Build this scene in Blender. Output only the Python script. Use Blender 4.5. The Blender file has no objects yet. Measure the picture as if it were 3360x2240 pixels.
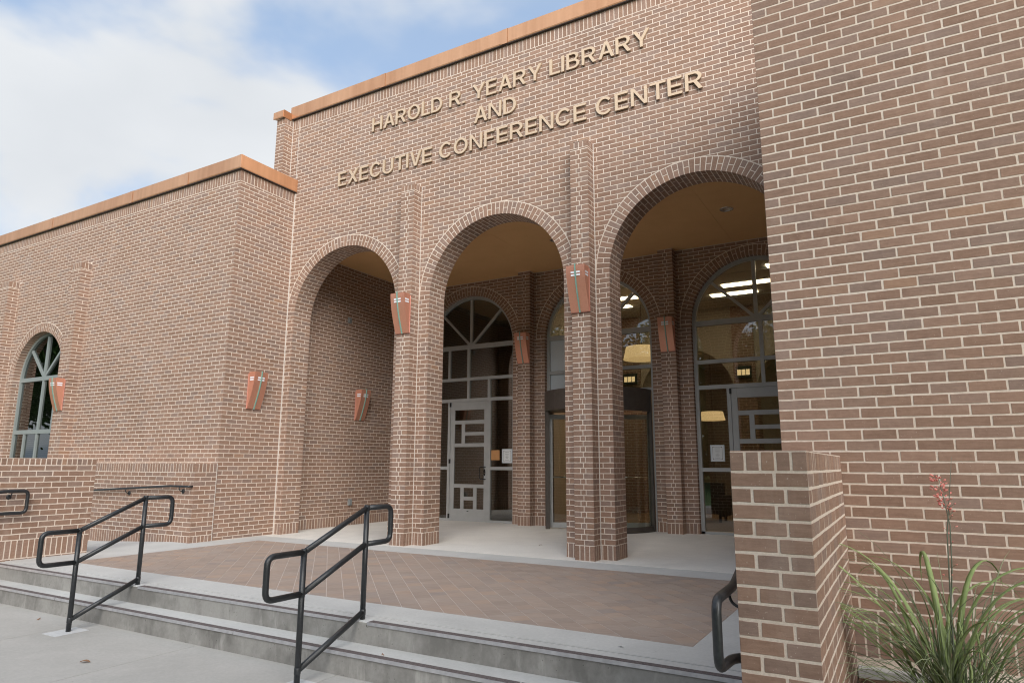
import bpy, math, random
from mathutils import Vector, Matrix
R_ = math.radians
SC = bpy.context.scene
COL = SC.collection
random.seed(7)

# ------------------------------------------------------------------ camera
cam = bpy.data.cameras.new('camera'); camo = bpy.data.objects.new('camera', cam); COL.objects.link(camo)
YAW, PITCH, ROLL = R_(30.039), R_(10.4308), R_(0.1985)
CAMP = Vector((5.9824, -9.6608, 1.3835))
camo.matrix_world = (Matrix.Translation(CAMP) @ Matrix.Rotation(YAW, 4, 'Z') @ Matrix.Rotation(math.pi / 2 + PITCH, 4, 'X')
                     @ Matrix.Rotation(-ROLL * -1, 4, 'Z'))
cam.sensor_fit = 'HORIZONTAL'; cam.sensor_width = 36.0
cam.lens = 36.0 * 2198.8458 / 3360.0
cam.clip_start = 0.05; cam.clip_end = 3000
SC.camera = camo

# ------------------------------------------------------------------ light
SUN_EL, SUN_AZ = R_(28), R_(41)          # azimuth measured from -y (towards the viewer's side) to +x
SUN_STRENGTH, SKY_STRENGTH, EXPOSURE = 1.5, 0.10, 1.76
sun = bpy.data.lights.new('sun', 'SUN'); suno = bpy.data.objects.new('sun', sun); COL.objects.link(suno)
sun.energy = SUN_STRENGTH; sun.angle = R_(60); sun.color = (1.0, 0.965, 0.93)
sdir = Vector((math.sin(SUN_AZ) * math.cos(SUN_EL), -math.cos(SUN_AZ) * math.cos(SUN_EL), math.sin(SUN_EL)))
suno.rotation_euler = sdir.to_track_quat('Z', 'Y').to_euler()
suno.location = sdir * 60

W = bpy.data.worlds.new('World'); SC.world = W; W.use_nodes = True
nt = W.node_tree; nt.nodes.clear()
def wn(t, **k):
    n = nt.nodes.new(t)
    for a, b in k.items(): setattr(n, a, b)
    return n
def wl(a, b): nt.links.new(a, b)
wout = wn('ShaderNodeOutputWorld'); bg = wn('ShaderNodeBackground'); bg.inputs['Strength'].default_value = SKY_STRENGTH
sky = wn('ShaderNodeTexSky', sky_type='NISHITA'); sky.sun_disc = False
sky.sun_elevation = SUN_EL; sky.sun_rotation = math.atan2(sdir.x, sdir.y); sky.air_density = 1.0; sky.dust_density = 2.2; sky.ozone_density = 1.2
tc = wn('ShaderNodeTexCoord'); sep = wn('ShaderNodeSeparateXYZ'); wl(tc.outputs['Generated'], sep.inputs[0])
def wm(op, a, b=None, c=None):
    n = wn('ShaderNodeMath', operation=op)
    for i, v in enumerate((a, b, c)):
        if v is None: continue
        if isinstance(v, (int, float)): n.inputs[i].default_value = v
        else: wl(v, n.inputs[i])
    return n.outputs[0]
zz = wm('ADD', wm('MAXIMUM', sep.outputs[2], 0.0), 0.32)
comb = wn('ShaderNodeCombineXYZ'); wl(wm('DIVIDE', sep.outputs[0], zz), comb.inputs[0]); wl(wm('DIVIDE', sep.outputs[1], zz), comb.inputs[1])
CLOUD_OFF = (11.87, 13.02, -0.15)
mp = wn('ShaderNodeMapping'); wl(comb.outputs[0], mp.inputs[0]); mp.inputs['Location'].default_value = CLOUD_OFF
n1 = wn('ShaderNodeTexNoise'); n1.inputs['Scale'].default_value = 1.9; n1.inputs['Detail'].default_value = 5.5; n1.inputs['Roughness'].default_value = 0.5; n1.inputs['Distortion'].default_value = 0.25
wl(mp.outputs[0], n1.inputs['Vector'])
n2 = wn('ShaderNodeTexNoise'); n2.inputs['Scale'].default_value = 2.3; n2.inputs['Detail'].default_value = 4
wl(mp.outputs[0], n2.inputs['Vector'])
ramp = wn('ShaderNodeValToRGB'); wl(n1.outputs['Fac'], ramp.inputs[0])
ramp.color_ramp.elements[0].position = 0.42; ramp.color_ramp.elements[0].color = (0, 0, 0, 1)
ramp.color_ramp.elements[1].position = 0.58; ramp.color_ramp.elements[1].color = (1, 1, 1, 1); ramp.color_ramp.interpolation = 'EASE'
cl = wn('ShaderNodeMix', data_type='RGBA'); wl(n2.outputs['Fac'], cl.inputs[0])
cl.inputs[6].default_value = (1.9, 2.02, 2.16, 1); cl.inputs[7].default_value = (2.85, 2.9, 2.97, 1)
haz = wn('ShaderNodeMix', data_type='RGBA'); haz.inputs[0].default_value = 0.72; wl(sky.outputs[0], haz.inputs[6]); haz.inputs[7].default_value = (1.18, 1.53, 2.05, 1)
mixc = wn('ShaderNodeMix', data_type='RGBA'); wl(ramp.outputs[0], mixc.inputs[0]); wl(haz.outputs[2], mixc.inputs[6]); wl(cl.outputs[2], mixc.inputs[7])
wl(mixc.outputs[2], bg.inputs[0]); wl(bg.outputs[0], wout.inputs[0])

SC.view_settings.view_transform = 'Standard'; SC.view_settings.look = 'None'; SC.view_settings.gamma = 1.0
SC.view_settings.use_curve_mapping = False; SC.view_settings.exposure = EXPOSURE
SC.render.engine = 'CYCLES'
SC.cycles.max_bounces = 8; SC.cycles.diffuse_bounces = 4; SC.cycles.glossy_bounces = 4; SC.cycles.transparent_max_bounces = 12
SC.cycles.caustics_reflective = False; SC.cycles.caustics_refractive = False
SC.cycles.use_denoising = True; SC.cycles.filter_width = 1.1; SC.cycles.sample_clamp_indirect = 6

# ------------------------------------------------------------------ materials
MATS = {}
class NB:
    def __init__(s, name):
        s.m = bpy.data.materials.new(name); s.m.use_nodes = True; s.t = s.m.node_tree; s.t.nodes.clear()
        s.out = s.n('ShaderNodeOutputMaterial'); s.b = s.n('ShaderNodeBsdfPrincipled'); s.l(s.b.outputs[0], s.out.inputs[0])
        MATS[name] = s.m
    def n(s, t, **k):
        x = s.t.nodes.new(t)
        for a, b in k.items(): setattr(x, a, b)
        return x
    def l(s, a, b): s.t.links.new(a, b)
    def math(s, op, a, b=None, clamp=False):
        x = s.n('ShaderNodeMath', operation=op); x.use_clamp = clamp
        for i, v in enumerate((a, b)):
            if v is None: continue
            if isinstance(v, (int, float)): x.inputs[i].default_value = v
            else: s.l(v, x.inputs[i])
        return x.outputs[0]
    def mix(s, f, a, b, mode='MIX'):
        x = s.n('ShaderNodeMix', data_type='RGBA', blend_type=mode)
        for i, v in ((0, f), (6, a), (7, b)):
            if isinstance(v, (int, float)): x.inputs[i].default_value = v
            elif isinstance(v, tuple): x.inputs[i].default_value = v if len(v) == 4 else v + (1,)
            else: s.l(v, x.inputs[i])
        return x.outputs[2]
    def noise(s, scale, detail=4, rough=.55, vec=None, dist=0):
        x = s.n('ShaderNodeTexNoise'); x.inputs['Scale'].default_value = scale; x.inputs['Detail'].default_value = detail
        x.inputs['Roughness'].default_value = rough; x.inputs['Distortion'].default_value = dist
        s.l(vec if vec is not None else s.pos(), x.inputs['Vector']); return x.outputs['Fac']
    def pos(s):
        if not hasattr(s, '_p'): s._p = s.n('ShaderNodeNewGeometry').outputs['Position']
        return s._p
    def stretch(s, v):
        x = s.n('ShaderNodeMapping'); s.l(s.pos(), x.inputs[0]); x.inputs['Scale'].default_value = v; return x.outputs[0]
    def ramp(s, f, stops, interp='LINEAR'):
        x = s.n('ShaderNodeValToRGB'); s.l(f, x.inputs[0]); cr = x.color_ramp; cr.interpolation = interp
        while len(cr.elements) < len(stops): cr.elements.new(0.5)
        for e, (p, c) in zip(cr.elements, stops):
            e.position = p; e.color = c + (1,) if len(c) == 3 else c
        return x.outputs[0]
    def bump(s, h, strength, dist=.01):
        x = s.n('ShaderNodeBump'); x.inputs['Strength'].default_value = strength; x.inputs['Distance'].default_value = dist
        s.l(h, x.inputs['Height']); s.l(x.outputs[0], s.b.inputs['Normal'])
    def col(s, c):
        if isinstance(c, tuple): s.b.inputs['Base Color'].default_value = c + (1,)
        else: s.l(c, s.b.inputs['Base Color'])
    def set(s, **k):
        for a, b in k.items():
            i = s.b.inputs[{'rough': 'Roughness', 'metal': 'Metallic', 'spec': 'Specular IOR Level', 'coat': 'Coat Weight', 'emit': 'Emission Strength'}[a]]
            if isinstance(b, (int, float)): i.default_value = b
            else: s.l(b, i)

def brick_mat(name, single):
    B = NB(name)
    if single:
        oi = B.n('ShaderNodeObjectInfo'); t = oi.outputs['Random']
    else:
        at = B.n('ShaderNodeAttribute', attribute_name='tint'); t = at.outputs['Fac']
    base = B.ramp(t, [(0.0, (.240, .147, .101)), (.28, (.276, .172, .121)), (.5, (.298, .188, .136)), (.7, (.262, .177, .137)), (.84, (.252, .187, .158)), (.93, (.226, .174, .152)), (1.0, (.345, .206, .128))])
    wv = B.n('ShaderNodeTexWhiteNoise', noise_dimensions='1D'); B.l(t, wv.inputs['W'])
    val = B.math('MULTIPLY_ADD', wv.outputs['Value'], .34); B.t.nodes[-1].inputs[2].default_value = .85
    v3 = B.n('ShaderNodeVectorMath', operation='SCALE'); B.l(base, v3.inputs[0]); B.l(val, v3.inputs['Scale'])
    grain = B.noise(26, 5, .65)
    c = B.mix(.32, v3.outputs[0], B.ramp(grain, [(.3, (.19, .11, .08)), (.72, (.40, .265, .20))]))
    c = B.mix(.22, c, B.ramp(B.noise(7, 5, .65, B.stretch((1, 1, 9))), [(.32, (.17, .10, .07)), (.70, (.43, .29, .215))]))
    # mortar haze / efflorescence smears
    sm = B.noise(3.1, 6, .62); smf = B.ramp(sm, [(.56, (0, 0, 0)), (.78, (1, 1, 1))])
    fine = B.noise(48, 3, .7); ff = B.ramp(fine, [(.5, (0, 0, 0)), (.72, (1, 1, 1))])
    k = B.math('MULTIPLY', B.math('MULTIPLY_ADD', ff, .55), smf); B.t.nodes[-2].inputs[2].default_value = .25
    c = B.mix(B.math('MULTIPLY', k, .5), c, (.46, .37, .315))
    wth = B.noise(.42, 5, .6); c = B.mix(1.0, c, B.ramp(wth, [(.30, (.86, .85, .84)), (.5, (1, 1, 1)), (.72, (1.0, 1.0, 1.0))]), 'MULTIPLY')
    stk = B.noise(2.2, 5, .6, B.stretch((1.6, 1.6, .14))); c = B.mix(B.ramp(stk, [(.60, (0, 0, 0)), (.80, (.30, .30, .30))]), c, (.50, .42, .365))
    spk = B.noise(95, 1, .5); c = B.mix(B.ramp(spk, [(.735, (0, 0, 0)), (.76, (.55, .55, .55))]), c, (.55, .46, .40))
    B.col(c); B.set(rough=.82, spec=.3)
    B.bump(B.math('ADD', B.noise(140, 4, .7), B.math('MULTIPLY', grain, 1.4)), .35, .004)
    return B.m
brick_mat('brick', False); brick_mat('brick_piece', True)

B = NB('mortar'); g = B.noise(60, 4, .7); c = B.ramp(g, [(.25, (.58, .478, .392)), (.75, (.75, .648, .556))]); c = B.mix(B.ramp(B.noise(1.3, 5), [(.45, (0, 0, 0)), (.7, (.6, .6, .6))]), c, (.74, .66, .58))
B.col(c); B.set(rough=.92, spec=.2); B.bump(B.noise(220, 3, .7), .5, .004)

def concrete(name, a, b, stain=None, dark=.0):
    B = NB(name); c = B.ramp(B.noise(1.1, 6, .6), [(.3, a), (.7, b)])
    c = B.mix(.18, c, B.ramp(B.noise(34, 5, .7), [(.3, tuple(x * .62 for x in a)), (.7, tuple(min(1, x * 1.25) for x in b))]))
    c = B.mix(B.ramp(B.noise(.55, 6, .68, None, .6), [(.50, (0, 0, 0)), (.72, (.32, .32, .32))]), c, tuple(x * .62 for x in a))
    c = B.mix(B.ramp(B.noise(16, 3, .6), [(.70, (0, 0, 0)), (.74, (.45, .45, .45))]), c, tuple(x * .5 for x in a))
    if stain:
        c = B.mix(B.ramp(B.noise(2.6, 6, .65, B.stretch((1, 1, .7))), [(.44, (0, 0, 0)), (.64, (.75, .75, .75))]), c, stain)
        c = B.mix(B.ramp(B.noise(7.5, 5, .65, B.stretch((1, 1, .25))), [(.56, (0, 0, 0)), (.72, (.6, .6, .6))]), c, tuple(min(1, x * 1.7) for x in a))
        c = B.mix(B.ramp(B.noise(40, 2, .5), [(.72, (0, 0, 0)), (.75, (.8, .8, .8))]), c, (.05, .05, .045))
    B.col(c); B.set(rough=.9, spec=.25); B.bump(B.noise(120, 5, .7), .22, .004); return B
concrete('concrete_walk', (.40, .39, .365), (.475, .462, .435))
concrete('concrete_landing', (.48, .48, .465), (.575, .575, .555))
concrete('concrete_porch', (.66, .64, .595), (.78, .755, .705))
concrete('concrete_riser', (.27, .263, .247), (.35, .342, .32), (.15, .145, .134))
concrete('concrete_patch', (.56, .57, .57), (.64, .65, .65))

def tile_mat(name, single):
    B = NB(name)
    t = B.n('ShaderNodeObjectInfo').outputs['Random'] if single else B.n('ShaderNodeAttribute', attribute_name='tint').outputs['Fac']
    c = B.ramp(t, [(0, (.300, .240, .202)), (.35, (.372, .290, .240)), (.6, (.345, .285, .248)), (.82, (.405, .292, .222)), (1, (.285, .245, .225))])
    mp_ = B.n('ShaderNodeMapping'); B.l(B.pos(), mp_.inputs[0]); mp_.inputs['Rotation'].default_value = (0, 0, R_(-45)); mp_.inputs['Scale'].default_value = (3, 16, 1)
    c = B.mix(.28, c, B.ramp(B.noise(1.6, 5, .6, mp_.outputs[0]), [(.3, (.275, .22, .185)), (.7, (.46, .37, .31))]))
    c = B.mix(B.ramp(B.noise(1.4, 6, .65), [(.5, (0, 0, 0)), (.75, (.35, .35, .35))]), c, (.42, .37, .33))
    B.col(c); B.set(rough=.62, spec=.4); B.bump(B.noise(90, 4), .12, .003)
tile_mat('tile', False); tile_mat('tile_piece', True)
B = NB('grout'); B.col(B.ramp(B.noise(30), [(.3, (.54, .48, .44)), (.7, (.64, .58, .54))])); B.set(rough=.9)

B = NB('copper'); f = B.math('ADD', B.math('MULTIPLY', B.noise(.9, 3, .5, B.stretch((1, 1, .4))), .65), B.math('MULTIPLY', B.noise(9, 4, .6, B.stretch((1, 1, .06))), .35))
B.col(B.ramp(f, [(.36, (.60, .31, .165)), (.64, (.78, .44, .25))])); B.set(rough=.40, metal=.6, spec=.5)
B = NB('copper_seam_dim'); B.col((.34, .155, .07)); B.set(rough=.6, metal=.3)
B = NB('flashing'); B.col((.06, .045, .04)); B.set(rough=.6)
B = NB('lamp_metal'); B.col(B.ramp(B.noise(60, 3), [(.3, (.64, .295, .20)), (.7, (.69, .325, .225))])); B.set(rough=.36, metal=.45, spec=.5)
B = NB('lamp_edge'); B.col((.60, .27, .21)); B.set(rough=.42, metal=.25)
B = NB('lamp_green'); B.col(B.ramp(B.noise(40, 4), [(.3, (.19, .38, .32)), (.7, (.25, .45, .38))])); B.set(rough=.5, metal=.1)
B = NB('lamp_lens'); B.col((.80, .82, .86)); B.set(rough=.35)
B = NB('letter_metal'); B.col(B.ramp(B.noise(8, 3), [(.3, (.66, .50, .345)), (.7, (.72, .55, .385))])); B.set(rough=.42, metal=.35)
B = NB('letter_edge'); B.col((.42, .30, .19)); B.set(rough=.5, metal=.35)
B = NB('rail_paint'); B.col(B.ramp(B.noise(50, 4), [(.35, (.016, .018, .020)), (.75, (.030, .033, .036))])); B.set(rough=.38, spec=.5, coat=.1); B.bump(B.noise(140, 3), .08, .002)
B = NB('frame_metal'); B.col(B.ramp(B.noise(6, 3), [(.3, (.40, .41, .405)), (.7, (.45, .46, .455))])); B.set(rough=.45, metal=.15)
B = NB('frame_green'); B.col((.27, .305, .30)); B.set(rough=.45, metal=.15)
B = NB('bronze'); B.col(B.ramp(B.noise(9, 3), [(.3, (.105, .093, .082)), (.7, (.130, .115, .102))])); B.set(rough=.45, metal=.4)
B = NB('dark_metal'); B.col((.018, .018, .018)); B.set(rough=.45, metal=.3)
B = NB('chrome'); B.col((.75, .75, .74)); B.set(rough=.16, metal=1.0)
B = NB('aluminium'); B.col(B.ramp(B.noise(14, 4), [(.3, (.50, .50, .52)), (.7, (.66, .66, .68))])); B.set(rough=.42, metal=.6)
B = NB('grit'); B.col(B.ramp(B.noise(120, 3), [(.3, (.085, .07, .07)), (.7, (.19, .16, .155))])); B.set(rough=.95)
B = NB('sealant'); B.col(B.ramp(B.noise(30, 4), [(.3, (.56, .51, .46)), (.7, (.68, .64, .59))])); B.set(rough=.85)
B = NB('soffit'); c = B.ramp(B.noise(2.2, 5), [(.3, (.66, .385, .170)), (.7, (.72, .43, .195))]); c = B.mix(.25, c, B.ramp(B.noise(150, 2, .6), [(.35, (.44, .24, .10)), (.65, (.72, .45, .22))])); B.col(c); B.set(rough=.9); B.bump(B.noise(180, 3, .7), .3, .003)
B = NB('pale_sheet'); B.col((.56, .62, .66)); B.set(rough=.35)
B = NB('paper'); B.col((.72, .74, .74)); B.set(rough=.8)
B = NB('ink'); B.col((.10, .10, .11)); B.set(rough=.8)
B = NB('wood_sign'); B.col(B.ramp(B.noise(3, 5, .6, B.stretch((30, 30, 2))), [(.3, (.50, .245, .095)), (.7, (.60, .31, .13))])); B.set(rough=.5)
B = NB('galv'); B.col((.33, .35, .35)); B.set(rough=.5, metal=.5)
B = NB('roof_membrane'); B.col((.35, .35, .34)); B.set(rough=.9)
B = NB('inner_wall'); B.col((.46, .39, .31)); B.set(rough=.85)
B = NB('inner_floor'); B.col(B.ramp(B.noise(1.4, 3, .5, B.stretch((1, 7, 1))), [(.3, (.21, .115, .06)), (.7, (.30, .17, .09))])); B.set(rough=.35)
B = NB('inner_ceiling'); B.col((.55, .53, .49)); B.set(rough=.9)
B = NB('furniture_and_gloom'); B.col((.035, .032, .03)); B.set(rough=.6)
def emit(name, c, s, base=(.8, .7, .55)):
    B = NB(name); B.col(base); B.b.inputs['Emission Color'].default_value = c + (1,); B.set(rough=.7, emit=s)
emit('troffer', (1, .80, .58), 4.2); emit('lamp_shade', (1, .62, .28), .34); emit('lantern_glow', (1, .66, .32), .4)
# brick too far inside the building to tell the pieces apart
B = NB('far_brick'); bt = B.n('ShaderNodeTexBrick'); mpb = B.n('ShaderNodeMapping'); tcb = B.n('ShaderNodeTexCoord')
B.l(tcb.outputs['UV'], bt.inputs[0]); bt.inputs['Scale'].default_value = 1; bt.inputs['Brick Width'].default_value = .229; bt.inputs['Row Height'].default_value = .0803
bt.inputs['Mortar Size'].default_value = .006; bt.inputs['Color1'].default_value = (.24, .14, .10, 1); bt.inputs['Color2'].default_value = (.29, .175, .13, 1); bt.inputs['Mortar'].default_value = (.55, .44, .35, 1)
B.col(bt.outputs[0]); B.set(rough=.85)
# thin window glass: a see-through tinted sheet with a mirror layer by Fresnel
def glass(name, tint, ior, ):
    B = NB(name); B.t.nodes.remove(B.b); tr = B.n('ShaderNodeBsdfTransparent'); tr.inputs[0].default_value = tint + (1,)
    gl = B.n('ShaderNodeBsdfGlossy'); gl.inputs['Roughness'].default_value = .004; gl.inputs[0].default_value = (.95, .97, .96, 1)
    fr = B.n('ShaderNodeFresnel'); fr.inputs[0].default_value = ior; mx = B.n('ShaderNodeMixShader'); bf = B.n('ShaderNodeNewGeometry').outputs['Backfacing']; B.l(B.math('MULTIPLY', fr.outputs[0], B.math('SUBTRACT', 1.0, bf)), mx.inputs[0]); B.l(tr.outputs[0], mx.inputs[1]); B.l(gl.outputs[0], mx.inputs[2]); B.l(mx.outputs[0], B.out.inputs[0])
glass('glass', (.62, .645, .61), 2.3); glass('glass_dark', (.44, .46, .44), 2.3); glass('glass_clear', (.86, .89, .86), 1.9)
B = NB('mulch'); c = B.ramp(B.noise(22, 6, .7), [(.3, (.045, .028, .018)), (.7, (.20, .125, .075))]); B.col(c); B.set(rough=1); B.bump(B.noise(40, 5), .8, .03)
B = NB('dead_leaf'); B.col(B.ramp(B.n('ShaderNodeObjectInfo').outputs['Random'], [(0, (.20, .11, .06)), (.5, (.30, .18, .10)), (1, (.42, .32, .22))])); B.set(rough=.8)
B = NB('litter'); B.col(B.ramp(B.noise(9, 3), [(.3, (.10, .06, .035)), (.7, (.30, .19, .11))])); B.set(rough=.9)
def leafmat(name, a, b, tr=.25):
    B = NB(name); c = B.mix(B.n('ShaderNodeObjectInfo').outputs['Random'], a, b); c = B.mix(.2, c, B.ramp(B.noise(14, 4), [(.3, tuple(x * .6 for x in a)), (.7, tuple(x * 1.4 for x in b))]))
    B.col(c); B.set(rough=.72, spec=.2)
    tb = B.n('ShaderNodeBsdfTranslucent'); B.l(c, tb.inputs[0]); mx = B.n('ShaderNodeMixShader'); mx.inputs[0].default_value = tr; B.l(B.b.outputs[0], mx.inputs[1]); B.l(tb.outputs[0], mx.inputs[2]); B.l(mx.outputs[0], B.out.inputs[0])
leafmat('blade', (.20, .25, .155), (.33, .38, .225)); leafmat('grass_leaf', (.25, .34, .125), (.38, .47, .21), .3); leafmat('crown', (.035, .075, .018), (.07, .125, .03), .3)
leafmat('midrib', (.36, .42, .22), (.40, .45, .26), .2)
B = NB('petal'); B.col(B.ramp(B.n('ShaderNodeObjectInfo').outputs['Random'], [(0, (.66, .17, .15)), (1, (.76, .32, .26))])); B.set(rough=.55)
B = NB('stalk'); B.col((.12, .14, .10)); B.set(rough=.6)
B = NB('bark'); B.col(B.ramp(B.noise(9, 5, .6, B.stretch((1, 1, .2))), [(.3, (.055, .04, .03)), (.7, (.14, .105, .08))])); B.set(rough=.95)
B = NB('lawn'); B.col(B.ramp(B.noise(3, 6), [(.3, (.05, .10, .022)), (.7, (.095, .155, .045))])); B.set(rough=.95); B.bump(B.noise(60, 4), .6, .02)

# ------------------------------------------------------------------ helpers
class MB:
    def __init__(s): s.v = []; s.f = []; s.mi = []; s.tint = []
    def poly(s, pts, mi=0, t=0.5):
        i = len(s.v); s.v += [tuple(p) for p in pts]; s.f.append(tuple(range(i, i + len(pts)))); s.mi.append(mi); s.tint.append(t)
    def mesh(s, pts, faces, mi=0, t=0.5):
        i = len(s.v); s.v += [tuple(p) for p in pts]
        for f in faces: s.f.append(tuple(i + k for k in f)); s.mi.append(mi); s.tint.append(t)
    def box(s, a, b, mi=0):
        (x0, y0, z0), (x1, y1, z1) = a, b
        s.mesh([(x0, y0, z0), (x1, y0, z0), (x1, y1, z0), (x0, y1, z0), (x0, y0, z1), (x1, y0, z1), (x1, y1, z1), (x0, y1, z1)],
               [(0, 3, 2, 1), (4, 5, 6, 7), (0, 1, 5, 4), (1, 2, 6, 5), (2, 3, 7, 6), (3, 0, 4, 7)], mi)
    def obox(s, fr, u0, u1, v0, v1, n0, n1, mi=0):
        p = [fr.p(u, v, n) for n in (n0, n1) for v in (v0, v1) for u in (u0, u1)]
        s.mesh(p, [(0, 2, 3, 1), (4, 5, 7, 6), (0, 1, 5, 4), (2, 6, 7, 3), (0, 4, 6, 2), (1, 3, 7, 5)], mi)
    def prism(s, outline, y0, y1, mi=0, axis='y'):
        """closed 2-D outline (x,z) extruded from y0 to y1"""
        n = len(outline)
        a = [(x, y0, z) for x, z in outline]; b = [(x, y1, z) for x, z in outline]
        s.mesh(a + b, [tuple(range(n)), tuple(reversed(range(n, 2 * n)))] + [(i + n, (i + 1) % n + n, (i + 1) % n, i) for i in range(n)], mi)
    def tube(s, pts, r, seg=10, mi=0, cap=True, rad=None):
        pts = [Vector(p) for p in pts]; base = len(s.v); n = len(pts)
        t = [(pts[min(i + 1, n - 1)] - pts[max(i - 1, 0)]).normalized() for i in range(n)]
        up = Vector((0, 0, 1)) if abs(t[0].z) < .9 else Vector((1, 0, 0))
        u = t[0].cross(up).normalized()
        for i in range(n):
            u = (u - t[i] * u.dot(t[i])).normalized(); w = t[i].cross(u)
            rr = rad[i] if rad else r
            if 0 < i < n - 1:
                d0 = (pts[i] - pts[i - 1]).normalized(); d1 = (pts[i + 1] - pts[i]).normalized(); k = 1 / max(.5, math.cos(d0.angle(d1, 0) / 2))
            else: k = 1
            for j in range(seg):
                a = 2 * math.pi * j / seg; s.v.append(tuple(pts[i] + (u * math.cos(a) + w * math.sin(a)) * rr * (k if False else 1)))
        for i in range(n - 1):
            for j in range(seg):
                s.f.append((base + i * seg + j, base + i * seg + (j + 1) % seg, base + (i + 1) * seg + (j + 1) % seg, base + (i + 1) * seg + j)); s.mi.append(mi); s.tint.append(.5)
        if cap:
            s.f.append(tuple(reversed(range(base, base + seg)))); s.mi.append(mi); s.tint.append(.5)
            s.f.append(tuple(range(base + (n - 1) * seg, base + n * seg))); s.mi.append(mi); s.tint.append(.5)
    def data(s, name, mats, smooth=False, tint=False, uv=None):
        me = bpy.data.meshes.new(name); me.from_pydata(s.v, [], s.f)
        for m in mats: me.materials.append(MATS[m])
        me.polygons.foreach_set('material_index', s.mi)
        if smooth: me.polygons.foreach_set('use_smooth', [True] * len(s.f))
        if tint:
            at = me.attributes.new('tint', 'FLOAT', 'FACE'); at.data.foreach_set('value', s.tint)
        if uv:
            l = me.uv_layers.new(name='UVMap')
            for lp in me.loops: l.data[lp.index].uv = uv(me.vertices[lp.vertex_index].co)
        me.update(); return me
    def obj(s, name, mats, parent=None, smooth=False, **k):
        return put(name, s.data(name, mats if isinstance(mats, (list, tuple)) else [mats], smooth, **k), parent)
def put(name, me, parent=None):
    o = bpy.data.objects.new(name, me); COL.objects.link(o)
    if parent: o.parent = parent
    return o
def tag(o, label=None, cat=None, group=None, kind=None):
    if label: o['label'] = label
    if cat: o['category'] = cat
    if group: o['group'] = group
    if kind: o['kind'] = kind
    return o
def empty(name, loc=(0, 0, 0), rz=0, parent=None):
    o = bpy.data.objects.new(name, None); COL.objects.link(o); o.location = loc; o.rotation_euler = (0, 0, rz); o.empty_display_size = .2
    if parent: o.parent = parent
    return o
def copy_tree(o, parent=None):
    c = o.copy(); COL.objects.link(c); c.parent = parent
    for ch in list(o.children): copy_tree(ch, c)
    return c
def weld_bevel(o, w=.004, seg=2):
    b = o.modifiers.new('bevel', 'BEVEL'); b.width = w; b.segments = seg; b.limit_method = 'ANGLE'; b.angle_limit = R_(40)

class Fr:
    """local frame of a wall face: u along, v up the face, n out of it"""
    def __init__(s, o, U, N, V=(0, 0, 1)):
        s.o = Vector(o); s.U = Vector(U); s.V = Vector(V); s.N = Vector(N)
    def p(s, u, v, n=0): return s.o + s.U * u + s.V * v + s.N * n

# ------------------------------------------------------------------ brickwork
C_, M_, J_ = .0803, .229, .0130           # course, module, joint
BASE = .2176                             # top of the soldier course at the floor
REC = .0020                              # how far the mortar lies behind the brick face
RECS = []                                # (polygon in u,v ; frame ; kind ; owner)
def area(p): return abs(sum(p[i][0] * p[(i + 1) % len(p)][1] - p[(i + 1) % len(p)][0] * p[i][1] for i in range(len(p)))) / 2
def half(p, nx, ny, d):
    """keep nx*u+ny*v >= d"""
    out = []
    for i in range(len(p)):
        a, b = p[i], p[(i + 1) % len(p)]; fa = nx * a[0] + ny * a[1] - d; fb = nx * b[0] + ny * b[1] - d
        if fa >= 0: out.append(a)
        if (fa >= 0) != (fb >= 0):
            t = fa / (fa - fb); out.append((a[0] + (b[0] - a[0]) * t, a[1] + (b[1] - a[1]) * t))
    return out
def arch_clip(cx, zs, Ro, Rin):
    def f(p):
        zc = sum(q[1] for q in p) / len(p); xc = sum(q[0] for q in p) / len(p)
        if abs(xc - cx) > Ro + .35 or zc > zs + Ro + .2: return p
        if zc < zs:
            s = 1 if xc >= cx else -1
            return half(p, s, 0, s * cx + Rin + .0012)
        d = math.hypot(xc - cx, zc - zs)
        if d < 1e-6: return []
        nx, ny = (xc - cx) / d, (zc - zs) / d
        # aim the cut at the part of the brick that lies outside the ring
        out = [q for q in p if math.hypot(q[0] - cx, q[1] - zs) > Ro]
        if not out: return []
        xo = sum(q[0] for q in out) / len(out); zo = sum(q[1] for q in out) / len(out)
        xm, zm = (xc + xo) / 2, (zc + zo) / 2; d = math.hypot(xm - cx, zm - zs); nx, ny = (xm - cx) / d, (zm - zs) / d
        return half(p, nx, ny, nx * cx + ny * zs + Ro + J_ * .75)
    return f
def rect_clip(u0, u1, v0, v1):
    def f(p):
        if min(q[0] for q in p) >= u0 - .001 and max(q[0] for q in p) <= u1 + .001 and min(q[1] for q in p) >= v0 - .001 and max(q[1] for q in p) <= v1 + .001: return []
        uc = sum(q[0] for q in p) / len(p); vc = sum(q[1] for q in p) / len(p)
        ov = min(max(q[0] for q in p), u1) - max(min(q[0] for q in p), u0); oz = min(max(q[1] for q in p), v1) - max(min(q[1] for q in p), v0)
        if ov <= 0 or oz <= 0: return p
        ou, od = min(abs(uc - u0), abs(uc - u1)), min(abs(vc - v0), abs(vc - v1))
        if ov / .229 < oz / .0803: return half(p, -1, 0, -u0) if abs(uc - u0) < abs(uc - u1) else half(p, 1, 0, u1)
        return half(p, 0, -1, -v0) if abs(vc - v0) < abs(vc - v1) else half(p, 0, 1, v1)
    return f
def add(poly, fr, kind, owner):
    if len(poly) >= 3 and area(poly) > .0006: RECS.append((poly, fr, kind, owner))
def row_joints(w, odd, phase, splits):
    if splits: return list(splits[odd])
    x = phase + (M_ / 2 if odd else 0); x -= math.ceil(x / M_) * M_
    js = []
    while x < w - .04:
        if x > .04: js.append(x)
        x += M_
    return js
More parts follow.
